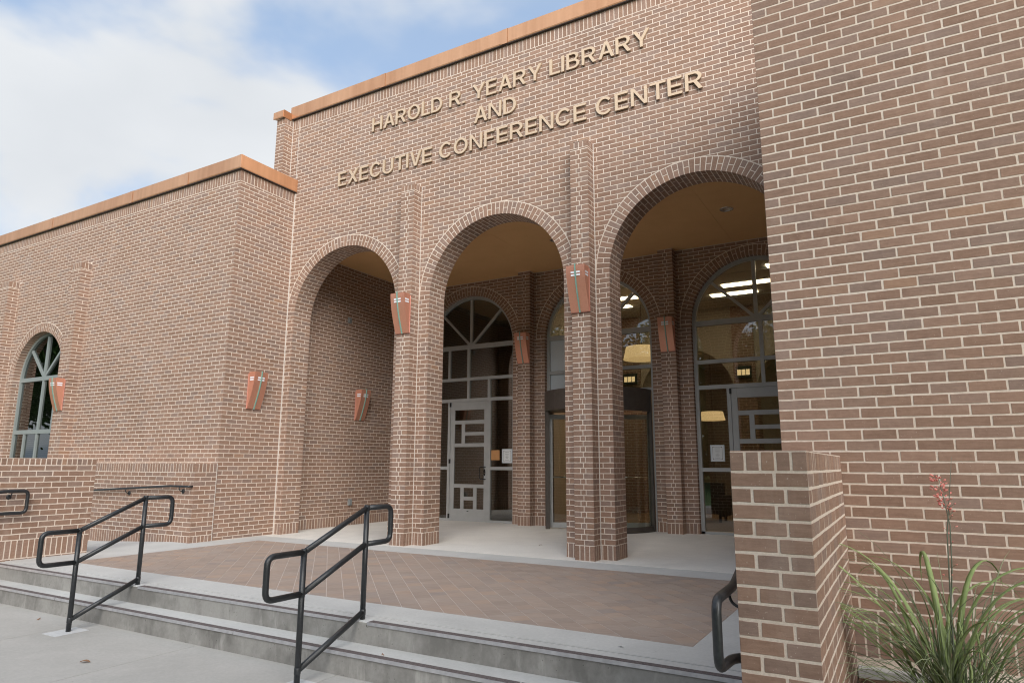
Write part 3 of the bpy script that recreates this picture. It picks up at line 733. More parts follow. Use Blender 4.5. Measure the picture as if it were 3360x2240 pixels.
fx = [-XF - .02, -2.66, .26, 3.18, XF]
for i in range(4): coping(fx[i], fx[i + 1] - .003, 0, ZF + .012, ZF + .31, joint=i < 3)
m = MB(); m.box((-XF, -.05, ZF), (XF, .2, ZF + .014)); m.obj('flashing', 'flashing', bld)
coping(-XF - .32, -XF - .0, -PP, 8.99, 9.17, joint=False)
m = MB(); m.box((-XF + .001, -PP - .05, 8.99), (-XF + .012, -.065, 9.165)); m.obj('coping', 'copper_seam_dim', bld)  # darker copper on this return, coloured down against the sun's glare
wxs = [WX0, -15.6, -12.32, -8.86, -6.82, CJ + .055]
for i in range(5): coping(wxs[i], wxs[i + 1] - .003, WY, ZC + .012, ZC2, joint=i < 4)
m = MB(); pr = [(CJ + .055, ZC + .012), (CJ + .063, ZC + .03), (CJ + .063, ZC2 - .012), (CJ + .045, ZC2 - .001), (CJ - .3, ZC2 - .02), (CJ - .3, ZC + .1), (CJ + .02, ZC + .03)]
m.mesh([(a, WY - .062, b) for a, b in pr] + [(a, -.004, b) for a, b in pr], [tuple(reversed(range(7))), tuple(range(7, 14))] + [(i, (i + 1) % 7, (i + 1) % 7 + 7, i + 7) for i in range(7)]); m.obj('coping', 'copper', bld)
m = MB(); m.box((WX0, WY - .05, ZC), (CJ + .05, -.003, ZC + .014)); m.obj('flashing', 'flashing', bld)
coping(RWX - .05, 9.6, RWY, ZC + .012, ZC2, joint=False)

# ------------------------------------------------------------------ windows and doors
def sector(cx, cz, r, a0, a1, y0, y1, n=14, r0=.02):
    m = MB(); pts = [(cx + r * math.cos(a0 + (a1 - a0) * i / n), cz + r * math.sin(a0 + (a1 - a0) * i / n)) for i in range(n + 1)]
    m.prism([(cx + r0 * math.cos((a0 + a1) / 2), cz + r0 * math.sin((a0 + a1) / 2))] + pts, y0, y1); return m
def bar(m, x0, z0, x1, z1, w, y0, y1):
    """straight bar between two points of the window plane"""
    L = math.hypot(x1 - x0, z1 - z0); nx, nz = -(z1 - z0) / L * w / 2, (x1 - x0) / L * w / 2
    m.prism([(x0 + nx, z0 + nz), (x0 - nx, z0 - nz), (x1 - nx, z1 - nz), (x1 + nx, z1 + nz)], y0, y1)
def pane(parent, x0, x1, z0, z1, y, mat='glass', t=.008):
    m = MB(); m.box((x0, y, z0), (x1, y + t, z1)); return m.obj('pane', mat, parent)
def arched_frame(cx, r, zs, y, fw, dp, mat, zbot):
    """outer frame with its half-round head"""
    m = MB(); inner = r - fw
    o = arcs(cx, zs, r, math.pi, 0, 40); i_ = arcs(cx, zs, inner, math.pi, 0, 40)
    pts = [(x, y, z) for x, z in o] + [(x, y, z) for x, z in i_] + [(x, y + dp, z) for x, z in o] + [(x, y + dp, z) for x, z in i_]; n = 41
    m.mesh(pts, [f for k in range(40) for f in ((k, k + n, k + 1 + n, k + 1), (k + n, k + 3 * n, k + 1 + 3 * n, k + 1 + n), (k + 2 * n, k + 1 + 2 * n, k + 1 + 3 * n, k + 3 * n), (k, k + 1, k + 1 + 2 * n, k + 2 * n))])
    for s in (-1, 1): m.box((min(cx + s * r, cx + s * inner), y, zbot), (max(cx + s * r, cx + s * inner), y + dp, zs))
    return m
FWD, FDP = .078, .11
Z1, Z2, Z3 = 3.02, 3.565, 4.40            # rail heights
def fan(win, cx, y, zs, r, mat, gl):
    m = MB(); bar(m, cx, zs, cx, zs + r - .03, .075, y + .012, y + FDP - .012)
    m.obj('mullion', mat, win)
    for a in (R_(45), R_(135)):
        m = MB(); bar(m, cx + .03 * math.cos(a), zs + .03, cx + (r - .03) * math.cos(a), zs + (r - .03) * math.sin(a), .062, y + .014, y + FDP - .014); m.obj('mullion', mat, win)
    for k in range(4): sector(cx, zs, r - .02, R_(45 * k + 1), R_(45 * k + 44), y + .05, y + .057).obj('pane', gl, win)
def rails(win, cx, y, spec, mat):
    for x0, x1, z, w_ in spec: m = MB(); m.box((x0, y + .006, z - w_ / 2), (x1, y + FDP - .006, z + w_ / 2)); m.obj('rail', mat, win)
def posts(win, y, spec, mat):
    for x, z0, z1, w_ in spec: m = MB(); m.box((x - w_ / 2, y + .009, z0), (x + w_ / 2, y + FDP - .009, z1)); m.obj('mullion', mat, win)

def entry_window(cx, hinge, name='arched_window'):
    """glazed entrance bay: fanlight, two transom rows, sidelights; returns the part"""
    w = arched_frame(cx, RB + .004, ZSB, GY, FWD, FDP, 'frame_metal', 0.004).obj(name, 'frame_metal', bld)
    xl, xr = cx - RB + .05, cx + RB - .05
    m = MB(); m.box((cx - RB, GY, .004), (cx + RB, GY + FDP, .055)); m.obj('sill', 'frame_metal', w)
    fan(w, cx, GY, ZSB, RB - FWD + .02, 'frame_metal', 'glass')
    rails(w, cx, GY, [(xl, xr, ZSB, .115), (xl, xr, Z2, .078), (xl, xr, Z1, .082), (xl, cx - .65, 1.30, .078), (cx + .60, xr, 1.30, .078)], 'frame_metal')
    dl_, dr_ = cx - .645, cx + .575       # door frame posts
    posts(w, GY, [(cx - .07 * hinge, Z2, ZSB, .078), (cx - .675 * hinge, Z2, ZSB, .062), (cx - .065 * hinge, Z1, Z2, .07), (cx + .56, Z1, Z2, .07), (dl_, .05, Z1, .075), (dr_, .05, Z1, .085)], 'frame_metal')
    yp = GY + .05
    qa, qb = sorted((cx - .675 * hinge, cx - .07 * hinge))
    for x0, x1, z0, z1 in ((xl, qa, Z2, ZSB), (qa, qb, Z2, ZSB), (qb, xr, Z2, ZSB), (xl, cx - .065 * hinge, Z1, Z2), (cx - .065 * hinge, cx + .56, Z1, Z2), (cx + .56, xr, Z1, Z2),
                           (xl, dl_, .05, 1.30), (xl, dl_, 1.30, Z1), (dr_, xr, .05, 1.30), (dr_, xr, 1.30, Z1)):
        pane(w, x0 + .012, x1 - .012, z0 + .012, z1 - .012, yp)
    return w, dl_ + .038, dr_ - .043
def entry_door(x0, x1, hinge):
    """stile-and-rail door with its odd pattern of small lights"""
    y0, y1 = GY + .018, GY + .068; z0, z1 = .03, Z1 - .045; st = .125
    d = empty('entrance_door', parent=bld); x0 += .006; x1 -= .006
    def member(a, b, c, e, yo=0): m = MB(); m.box((a, y0 + yo, c), (b, y1 - yo, e)); o = m.obj('door_rail', 'frame_metal', d); weld_bevel(o, .004, 1); return o
    a, b = x0 + st, x1 - st * .8
    lites = []
    member(x0, a, z0, z1); member(b, x1, z0, z1); member(a, b, 2.77, z1); member(a, b, z0, .30)
    member(a, b, 2.41, 2.505, .002); member(a, b, 1.83, 1.925, .002); member(a, b, .815, .905, .002)
    vx = a + .215; member(vx, vx + .10, 1.925, 2.41, .004); member(vx + .10, b, 2.12, 2.205, .006)
    q1 = a + .205; q2 = b - .31; member(q1, q1 + .10, .30, .815, .004); member(q2 + .0, q2 + .10, .30, .815, .004); member(q1 + .10, q2, .51, .60, .006)
    for l in ((a, b, 2.505, 2.77), (a, vx, 1.925, 2.41), (vx + .1, b, 2.205, 2.41), (vx + .1, b, 1.925, 2.12), (a, b, .905, 1.83), (a, q1, .30, .815), (q1 + .1, q2, .60, .815), (q1 + .1, q2, .30, .51), (q2 + .1, b, .30, .815)):
        pane(d, l[0] - .008, l[1] + .008, l[2] - .008, l[3] + .008, GY + .04)
    hx = x1 - .155
    m = MB(); m.tube([(hx + .105, y0 - .0, 1.335), (hx + .105, y0 - .06, 1.335), (hx, y0 - .075, 1.335), (hx - .015, y0 - .075, 1.31), (hx - .015, y0 - .075, 1.06), (hx, y0 - .075, 1.035), (hx + .105, y0 - .06, 1.035), (hx + .105, y0, 1.035)], .0125, 8); m.obj('handle', 'dark_metal', d, smooth=True)
    m = MB(); k = 20; m.prism([(hx + .085 + .024 * math.cos(6.2832 * i / k), 1.20 + .085 * math.sin(6.2832 * i / k)) for i in range(k)], y0 - .012, y0 - .001); m.obj('lock_plate', 'dark_metal', d)
    m = MB(); m.box((hx + .076, y0 - .019, 1.17), (hx + .094, y0 - .011, 1.19)); m.obj('lock_cylinder', 'chrome', d)
    for z in (.06, 1.42, 2.86):
        m = MB(); m.box((x0 - .026, y0 - .028, z), (x0 + .014, y0 - .002, z + .11)); m.obj('hinge', 'dark_metal', d)
    m = MB(); k = 14; m.prism([((x0 + x1) / 2 + .03 * math.cos(6.2832 * i / k), .245 + .009 * math.sin(6.2832 * i / k)) for i in range(k)], y0 - .004, y0 - .0005); m.obj('door_bolt', 'dark_metal', d)
    m = MB(); m.box((x0, y0 - .01, .004), (x1, y1 + .02, .026)); m.obj('threshold', 'aluminium', d)
    return d
w1, a_, b_ = entry_window(ARX[0], 1); d1 = entry_door(a_, b_, 1)
w3, a_, b_ = entry_window(ARX[2], -1); d3 = entry_door(a_, b_, 1)
# middle bay: fanlight and transoms over the revolving door
w2 = arched_frame(0, RB + .004, ZSB, GY, FWD, FDP, 'frame_metal', .004).obj('arched_window', 'frame_metal', bld)
fan(w2, 0, GY, ZSB, RB - FWD + .02, 'frame_metal', 'glass')
rails(w2, 0, GY, [(-RB + .05, RB - .05, ZSB, .115), (-RB + .05, RB - .05, Z2, .078), (-RB + .05, RB - .05, Z1 + .03, .078)], 'frame_metal')
posts(w2, GY, [(-.07, Z2, ZSB, .07), (.26, Z1, Z2, .07)], 'frame_metal')
for x0, x1, z0, z1, g_ in ((-RB + .06, -.08, Z2, ZSB, 'pale_sheet'), (-.06, RB - .06, Z2, ZSB, 'glass'), (-RB + .06, .25, Z1, Z2, 'pale_sheet'), (.27, RB - .06, Z1, Z2, 'glass')): pane(w2, x0, x1, z0 + .012, z1 - .012, GY + .05, g_)  # pale opaque panes at left, clear glass at right
sector(0, ZSB, RB * .62, R_(135), R_(178), GY + .044, GY + .0475, r0=.45).obj('pale_sector', 'pale_sheet', w2)  # pale sheet over part of the fanlight
# revolving door
rv = empty('revolving_door', (0, GY, 0), parent=bld)
RD = 1.21
def arc_wall(name, r0, r1, a0, a1, z0, z1, mat, parent, n=24):
    m = MB(); pts = []
    for i in range(n + 1):
        a = a0 + (a1 - a0) * i / n
        for r in (r0, r1):
            for z in (z0, z1): pts.append((r * math.cos(a), r * math.sin(a), z))
    fs = []
    for i in range(n):
        b, c = i * 4, i * 4 + 4
        fs += [(b + 2, c + 2, c + 3, b + 3), (b + 1, c + 1, c, b), (b + 1, b + 3, c + 3, c + 1), (b, c, c + 2, b + 2)]
    fs += [(0, 2, 3, 1), (n * 4, n * 4 + 1, n * 4 + 3, n * 4 + 2)]
    m.mesh(pts, fs); return m.obj(name, mat, parent)
arc_wall('canopy', RD - .05, RD + .04, R_(180), R_(360), 2.59, 3.03, 'bronze', rv, 40)
m = MB(); k = 40; m.mesh([(( RD - .04) * math.cos(math.pi + math.pi * i / k), (RD - .04) * math.sin(math.pi + math.pi * i / k), 2.60) for i in range(k + 1)], [tuple(range(k + 1))]); m.obj('canopy_soffit', 'bronze', rv)
m = MB(); m.mesh([(( RD + .03) * math.cos(math.pi + math.pi * i / k), (RD + .03) * math.sin(math.pi + math.pi * i / k), 3.025) for i in range(k + 1)], [tuple(range(k + 1))]); m.obj('canopy_top', 'bronze', rv)
for a0, a1 in ((R_(182), R_(217)), (R_(312), R_(358))):
    arc_wall('curved_pane', RD - .004, RD + .004, a0, a1, .10, 2.60, 'glass_clear', rv); arc_wall('base_ring', RD - .03, RD + .03, a0, a1, .003, .12, 'bronze', rv); arc_wall('head_ring', RD - .03, RD + .03, a0, a1, 2.54, 2.60, 'bronze', rv)
for a in (217, 312, 182, 358): arc_wall('jamb_post', RD - .045, RD + .045, R_(a) - .035, R_(a) + .035, .003, 2.60, 'bronze', rv, 4)
m = MB(); m.tube([(0, 0, .004), (0, 0, 2.6)], .045, 16); m.obj('shaft', 'bronze', rv, smooth=True)
for k in range(4):
    wg = empty('door_wing', (0, 0, 0), R_(28 + 90 * k), parent=rv); L = RD - .06
    for n_, bx in (('stile', ((.05, -.02, .02), (.115, .02, 2.52))), ('stile', ((L - .075, -.02, .02), (L, .02, 2.52))), ('rail', ((.115, -.02, .02), (L - .075, .02, .13))), ('rail', ((.115, -.02, 2.42), (L - .075, .02, 2.52)))):
        m = MB(); m.box(*bx); m.obj(n_, 'frame_metal', wg)
    pm = MB(); pm.box((.105, -.004, .12), (L - .065, .004, 2.43)); pm.obj('pane', 'glass_clear', wg)
    pm = MB(); pm.tube([(.13, -.05, 1.12), (L - .09, -.05, 1.12)], .016, 8); pm.obj('push_bar', 'chrome', wg, smooth=True)
# window of the far wing
wy = WY + .16
ww1 = arched_frame(WCX, WR + .004, WZS, wy, .07, .10, 'frame_green', 1.16).obj('arched_window', 'frame_green', bld)
fan(ww1, WCX, wy, WZS, WR - .06, 'frame_green', 'glass_dark')
for z in (WZS, 2.14): m = MB(); m.box((WCX - WR + .02, wy + .006, z - .05), (WCX + WR - .02, wy + .094, z + .05)); m.obj('rail', 'frame_green', ww1)
for x, z0, z1 in ((WCX, 2.14, WZS), (WCX + .62, 2.14, WZS), (WCX, 1.16, 2.14), (WCX - .6, 1.16, 2.14)): m = MB(); m.box((x - .038, wy + .01, z0), (x + .038, wy + .09, z1)); m.obj('mullion', 'frame_green', ww1)
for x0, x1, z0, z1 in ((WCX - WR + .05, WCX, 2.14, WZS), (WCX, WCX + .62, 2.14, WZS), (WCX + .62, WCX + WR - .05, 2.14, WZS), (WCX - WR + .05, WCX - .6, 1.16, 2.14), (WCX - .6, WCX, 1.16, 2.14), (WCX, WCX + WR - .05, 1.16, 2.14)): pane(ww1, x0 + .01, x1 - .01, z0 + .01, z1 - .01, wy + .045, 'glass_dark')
for i in range(46):
    m = MB(); z = 1.2 + i * .05; m.box((WCX - WR + .06, wy + .13, z), (WCX + WR - .06, wy + .155, z + .006)); m.obj('blind_slat', 'inner_ceiling', ww1)
# electrical boxes on the porch wall
for y, z, h_ in ((2.03, 4.72, .13), (2.31, .45, .14)):
    m = MB(); m.box((-XSW + .001, y - .05, z), (-XSW + .05, y + .05, z + h_)); o = m.obj('outlet_box', 'galv', bld); weld_bevel(o, .008)
    m = MB(); m.box((-XSW + .05, y - .036, z + .02), (-XSW + .062, y + .036, z + h_ - .02)); m.obj('cover', 'galv', o)

# ------------------------------------------------------------------ lettering
sign = empty('sign_lettering', parent=bld)
def el(cx, cy, rx, ry, a0, a1, n=16): return [(cx + rx * math.cos(R_(a0 + (a1 - a0) * i / n)), cy + ry * math.sin(R_(a0 + (a1 - a0) * i / n))) for i in range(n + 1)]
GLYPH = {
 'H': (.70, [[(0, 0), (.135, 0), (.135, .44), (.565, .44), (.565, 0), (.70, 0), (.70, 1), (.565, 1), (.565, .565), (.135, .565), (.135, 1), (0, 1)]]),
 'A': (.74, [[(0, 0), (.145, 0), (.222, .26), (.518, .26), (.595, 0), (.74, 0), (.445, 1), (.295, 1)], [(.262, .385), (.37, .83), (.478, .385)]]),
 'E': (.59, [[(0, 0), (.59, 0), (.59, .125), (.135, .125), (.135, .45), (.55, .45), (.55, .57), (.135, .57), (.135, .875), (.58, .875), (.58, 1), (0, 1)]]),
 'F': (.56, [[(0, 0), (.135, 0), (.135, .44), (.50, .44), (.50, .56), (.135, .56), (.135, .875), (.56, .875), (.56, 1), (0, 1)]]),
 'L': (.54, [[(0, 0), (.54, 0), (.54, .125), (.135, .125), (.135, 1), (0, 1)]]),
 'I': (.135, [[(0, 0), (.135, 0), (.135, 1), (0, 1)]]),
 'T': (.66, [[(.2625, 0), (.3975, 0), (.3975, .875), (.66, .875), (.66, 1), (0, 1), (0, .875), (.2625, .875)]]),
 'N': (.70, [[(0, 0), (.130, 0), (.130, .80), (.555, 0), (.70, 0), (.70, 1), (.57, 1), (.57, .20), (.145, 1), (0, 1)]]),
 'V': (.68, [[(0, 1), (.26, 0), (.42, 0), (.68, 1), (.54, 1), (.34, .18), (.14, 1)]]),
 'X': (.70, [[(0, 0), (.16, 0), (.35, .355), (.54, 0), (.70, 0), (.433, .51), (.68, 1), (.525, 1), (.35, .665), (.175, 1), (.02, 1), (.267, .51)]]),
 'Y': (.72, [[(.2925, 0), (.4275, 0), (.4275, .40), (.72, 1), (.565, 1), (.36, .535), (.155, 1), (0, 1), (.2925, .40)]]),
 'O': (.79, [el(.395, .5, .395, .52, 0, 354, 48), el(.395, .5, .258, .395, 0, 354, 48)]),
 'C': (.74, [el(.385, .5, .385, .52, 40, 320, 36) + el(.385, .5, .250, .395, 322, 38, 36)]),
 'U': (.68, [[(0, 1)] + el(.34, .33, .34, .35, 180, 360, 22) + [(.68, 1), (.545, 1)] + el(.34, .33, .205, .225, 360, 180, 22) + [(.135, 1)]]),
 'D': (.68, [[(0, 0)] + el(.29, .5, .39, .5, -90, 90, 26) + [(0, 1)], [(.135, .125), (.135, .875)] + el(.28, .5, .262, .375, 90, -90, 26)]),
 'B': (.64, [[(0, 0)] + el(.36, .275, .28, .275, -90, 62, 16) + el(.34, .755, .25, .245, -48, 90, 14) + [(0, 1)], [(.135, .12), (.135, .455)] + el(.35, .2875, .155, .1675, 90, -90, 14), [(.135, .57), (.135, .88)] + el(.33, .725, .135, .155, 90, -90, 14)]),
 'R': (.69, [[(0, 0), (.135, 0), (.135, .415), (.335, .415), (.53, 0), (.69, 0), (.475, .445)] + el(.37, .712, .288, .288, -58, 90, 18) + [(0, 1)], [(.135, .535), (.135, .88)] + el(.36, .7075, .160, .1725, 90, -90, 16)]),
 '.': (.14, [[(0, 0), (.14, 0), (.14, .14), (0, .14)]])}
def text_line(s, x0, x1, zb, cap):
    tot = 0; pos = []
    for i, ch_ in enumerate(s):
        if ch_ == ' ': tot += .33; continue
        pos.append((ch_, tot)); tot += GLYPH[ch_][0] + (.115 if ch_ not in 'AYVTL' else .07)
    tot -= .1; ks = (x1 - x0) / tot
    for ch_, px_ in pos:
        c2 = bpy.data.curves.new('letter', 'CURVE'); c2.dimensions = '2D'; c2.fill_mode = 'BOTH'; c2.extrude = .014
        for lp_ in GLYPH[ch_][1]:
            sp_ = c2.splines.new('POLY'); sp_.points.add(len(lp_) - 1); sp_.use_cyclic_u = True
            for pt, (a, b) in zip(sp_.points, lp_): pt.co = (a * ks, b * cap, 0, 1)
        o = bpy.data.objects.new('letter', c2); COL.objects.link(o); bpy.context.view_layer.update()
        me = bpy.data.meshes.new_from_object(o.evaluated_get(bpy.context.evaluated_depsgraph_get())); bpy.data.objects.remove(o)
        me.materials.clear(); me.materials.append(MATS['letter_metal']); me.materials.append(MATS['letter_edge'])
        for p in me.polygons: p.material_index = 0 if p.normal.z > .7 else 1
        ob2 = put('letter', me, sign)
        ob2.matrix_local = Matrix.Translation((x0 + px_ * ks, -.030, zb)) @ Matrix.Rotation(math.pi / 2, 4, 'X')
text_line('HAROLD R. YEARY LIBRARY', -2.93, 2.97, 8.108, .302)
text_line('AND', -.414, .492, 7.622, .312)
text_line('EXECUTIVE CONFERENCE CENTER', -3.815, 3.80, 7.10, .302)

# ------------------------------------------------------------------ cheek walls (things of their own)
ZCH, CAP = 1.461, .107
emit_bricks(bld)
def cheek(x0, x1, y0, y1, label, c, zsold, zlow):
    root = empty('cheek_wall', ((x0 + x1) / 2, (y0 + y1) / 2, GZ)); tag(root, label, 'wall')
    m = MB(); m.box((x0 + .0009, y0 + REC, GZ - .3), (x1 - .0009, y1 - REC, ZCH - .004)); core = m.obj('mortar_core', 'mortar', root); core.matrix_parent_inverse = Matrix.Translation(-root.location)
    zt = ZCH - CAP; w, l = x1 - x0, y1 - y0
    faces = [(Fr((x0, y0, 0), (1, 0, 0), (0, -1, 0)), w, ([.275 * w, .705 * w], [.575 * w])), (Fr((x1, y0, 0), (0, 1, 0), (1, 0, 0)), l, None), (Fr((x0, y1, 0), (0, -1, 0), (-1, 0, 0)), l, None), (Fr((x1, y1, 0), (-1, 0, 0), (0, 1, 0)), w, ([.3 * w, .7 * w], [.6 * w]))]
    for f, ww_, sp in faces:
        soldiers(f, ww_, zt, ZCH - .002, core, pitch=.0742, j=.0125)
        if zsold is None: lay(f, ww_, zlow, zt, core, splits=sp, grid=zt, c=c, j=.0145 if l < 3 else .013, phase=.115)
        else:
            lay(f, ww_, zsold, zt, core, splits=sp, grid=zt, c=c, j=.0125, phase=.08); soldiers(f, ww_, zsold - .262, zsold, core, pitch=.078); lay(f, ww_, zlow, zsold - .262, core, splits=sp, grid=zsold - .262, c=c)
    # top: headers across the wall
    k = round(l / .0742); s = l / k
    ft = Fr((x0, y0, ZCH), (0, 1, 0), (0, 0, 1), (1, 0, 0))
    ft = Fr((x1, y0, ZCH), (0, 1, 0), (0, 0, 1), (-1, 0, 0))
    for i in range(k): add([(i * s + .006, .0015), (i * s + s - .006, .0015), (i * s + s - .006, w - .0015), (i * s + .006, w - .0015)], ft, 'soldier_brick', core)
    rs = list(RECS); emit_cheek(root, core)
    return root
def emit_cheek(root, core):
    inv = Matrix.Translation(-root.location)
    sc = sorted(((shown_any(r), i) for i, r in enumerate(RECS)), reverse=True); pick = {i for s, i in sc[:300] if s > 0}; mass = MB()
    for i, r in enumerate(RECS):
        if i in pick:
            o = piece(r, 'brick', core)
        else:
            vs, fs = brick_geo(r[0], r[1], r[1].p); mass.mesh(vs, fs, 0, random.random())
    RECS.clear()
    if mass.f: o = tag(mass.obj('brickwork', 'brick', root, tint=True), kind='stuff'); o.matrix_parent_inverse = inv.copy()
def shown_any(rec):
    p, fr, kind, owner = rec; cu = sum(q[0] for q in p) / len(p); cv = sum(q[1] for q in p) / len(p); P = fr.p(cu, cv); d = CAMP - P; cosv = d.normalized().dot(fr.N); q = px(P)
    return area(p) * cosv / d.length_squared if cosv > .02 and q and -60 < q[0] < 3420 and q[1] < 2330 else 0
CHX0, CHX1 = 5.191, 5.562
cheek(CHX0, CHX1, -6.017, RWY - .004, 'low brick cheek wall in front of the large blank brick wall', .0803, None, GZ - .2)
cheek(-5.74, -5.366, -6.017, -3.468, 'low brick cheek wall at the far left end of the steps', .0825, ZCH - CAP - 13 * .0825, -.12)
SHARED.clear()

# ------------------------------------------------------------------ wall lamps
def lamp_proto():
    r = empty('wall_lamp'); Wd, Ht, Pr = .315, .705, .205           # local: x along the wall, -y out of it, z up from the bottom
    m = MB(); m.box((-Wd / 2 - .006, -.022, 0), (Wd / 2 + .006, -.002, Ht - .005)); o = m.obj('back_plate', 'lamp_edge', r); weld_bevel(o, .003, 1)
    n = 18
    def prof(t): return -.024 - (Pr - .024) * (1 - (1 - t) ** 2.1) ** .62 if t > 0 else -.026      # out-swing of the shade at height t
    def pf(t): return -(.030 + (Pr - .030) * math.sin(min(1, t * 1.0) * math.pi / 2 * .92) / math.sin(math.pi / 2 * .92))
    m = MB(); L = []
    for i in range(n + 1):
        t = i / n; L.append((pf(t), .01 + (Ht + .012) * t))
    for s in (-1, 1):
        ps = [(s * Wd / 2, y, z) for y, z in L] + [(s * Wd / 2, -.022, L[-1][1]), (s * Wd / 2, -.022, L[0][1])]
        m.poly(ps if s < 0 else ps[::-1])
    for i in range(n): (y0, z0), (y1, z1) = L[i], L[i + 1]; m.poly([(-Wd / 2, y0, z0), (Wd / 2, y0, z0), (Wd / 2, y1, z1), (-Wd / 2, y1, z1)])
    m.poly([(-Wd / 2, L[-1][0], L[-1][1]), (Wd / 2, L[-1][0], L[-1][1]), (Wd / 2, -.022, L[-1][1]), (-Wd / 2, -.022, L[-1][1])]); m.poly([(-Wd / 2, -.022, L[0][1]), (Wd / 2, -.022, L[0][1]), (Wd / 2, L[0][0], L[0][1]), (-Wd / 2, L[0][0], L[0][1])])
    m.obj('shade', 'lamp_metal', r)
    m = MB(); g = .0095
    pts = []
    for i in range(-1, n + 2):
        t = min(max(i / n, 0), 1); y, z = pf(t), .01 + (Ht + .012) * t
        if i < 0: z -= .012
        if i > n: z += .018
        pts += [(-g, y - .016, z), (g, y - .016, z), (g, y + .004, z), (-g, y + .004, z)]
    k = len(pts) // 4; m.mesh(pts, [f for i in range(k - 1) for f in [(4 * i + a, 4 * i + (a + 1) % 4, 4 * i + 4 + (a + 1) % 4, 4 * i + 4 + a) for a in range(4)]] + [(3, 2, 1, 0), (4 * k - 4, 4 * k - 3, 4 * k - 2, 4 * k - 1)]); m.obj('strip', 'lamp_green', r)
    for z in (.555, .600):                                            # the little slots: white lenses set into shade
        t = (z - .01) / (Ht + .012); y = pf(t)
        for a, b in ((-.078, -.013), (.013, .078)): q = MB(); q.box((a, y - .0065, z), (b, y + .02, z + .027)); q.obj('lens', 'lamp_lens', r)
        for s in (-1, 1): q = MB(); q.box((min(s * .14, s * (Wd / 2 + .0025)), y + .022, z), (max(s * .14, s * (Wd / 2 + .0025)), -.062, z + .027)); q.obj('lens', 'lamp_lens', r)
    for z in (.18, .50):
        for s in (-1, 1): q = MB(); q.tube([(s * (Wd / 2 + .004), -.015, z), (s * (Wd / 2 + .010), -.015, z)], .005, 8); q.obj('screw', 'chrome', r)
    return r
lp = lamp_proto(); first = True
for loc, rz, lab in (((-PIL, -PP, 3.735), 0, 'copper wall lamp on the pilaster between the first and second entrance arches'), ((PIL, -PP, 3.735), 0, 'copper wall lamp on the pilaster between the second and third entrance arches'),
                     ((-PIL, D - BPP, 3.79), 0, 'shaded copper wall lamp deep in the porch, between glazed door and revolving door'), ((PIL, D - BPP, 3.79), 0, 'shaded copper wall lamp deep in the porch, between revolving door and last glazed bay'),
                     ((CJ, -.71, 2.45), math.pi / 2, 'copper wall lamp on the short return wall of the wing, beside the first arch'), ((-XSW, 2.52, 2.42), math.pi / 2, 'copper wall lamp on the porch side wall, seen through the first arch'),
                     ((-10.52, WY - PP, 2.55), 0, 'copper wall lamp on the wing pilaster beside the far arched window')):
    o = lp if first else copy_tree(lp); first = False
    o.location = loc; o.rotation_euler = (0, 0, rz); tag(o, lab, 'wall lamp', 'copper wall lamps of the library')

# ------------------------------------------------------------------ handrails
def fillet(pts, r, n=6):
    P = [Vector(p) for p in pts]; out = [P[0]]
    for i in range(1, len(P) - 1):
        a, b, c = P[i - 1], P[i], P[i + 1]; d1 = (a - b); d2 = (c - b); k = min(r, d1.length * .49, d2.length * .49); s, e = b + d1.normalized() * k, b + d2.normalized() * k
        out += [s * (1 - t) ** 2 + b * 2 * t * (1 - t) + e * t * t for t in [j / n for j in range(n + 1)]]
    return out + [P[-1]]
def pipe(parent, name, pts, r=.0248, fr=.075): m = MB(); m.tube(fillet(pts, fr) if len(pts) > 2 else pts, r, 14); return m.obj(name, 'rail_paint', parent, smooth=True)
def stair_rail(x, yl, yu, label):
    root = empty('stair_handrail', (x, (yl + yu) / 2, GZ)); tag(root, label, 'handrail', 'black handrails standing on the steps'); o = -(yl + yu) / 2; g = -GZ
    L, U = yl + o, yu + o
    pipe(root, 'post', [(0, L, 0), (0, L, .665 + g)]); pipe(root, 'post', [(0, U, -.004 + g), (0, U, .985 + g)])
    pipe(root, 'top_rail', [(0, L, .335 + g), (0, L - .375, .335 + g), (0, L - .375, .665 + g), (0, L, .665 + g)]); pipe(root, 'top_rail', [(0, L, .665 + g), (0, U, .985 + g)])
    pipe(root, 'top_rail', [(0, U, .985 + g), (0, U + .345, .985 + g), (0, U + .345, .66 + g), (0, U, .66 + g)])
    pipe(root, 'middle_rail', [(0, L, .335 + g), (0, U, .66 + g)]); pipe(root, 'bottom_rail', [(0, L, -.255 + g), (0, U, .065 + g)])
    for y_, z_ in ((L, .665), (U, .985), (L, .335), (U, .66), (L, -.255), (U, .065)):
        m = MB(); m.tube([(0, y_, z_ + g - .030), (0, y_, z_ + g - .022), (0, y_, z_ + g + .018), (0, y_, z_ + g + .026)], .027, 14, rad=[.0246, .0272, .0272, .0246]); m.obj('weld_collar', 'rail_paint', root, smooth=True)
    m = MB(); m.box((-.14, L - .19, .0005), (.12, L + .15, .0035)); m.obj('grout_patch', 'concrete_patch', root)
    m = MB(); m.box((-.10, U - .052, g - .006), (.11, U + .05, g + .0025)); m.obj('grout_patch', 'concrete_patch', root)
    return root
stair_rail(RX1, -5.47, -4.755, 'black pipe handrail on the steps nearer the far cheek wall'); stair_rail(RX2, -5.50, -4.755, 'black pipe handrail in the middle of the steps, before the second arch')
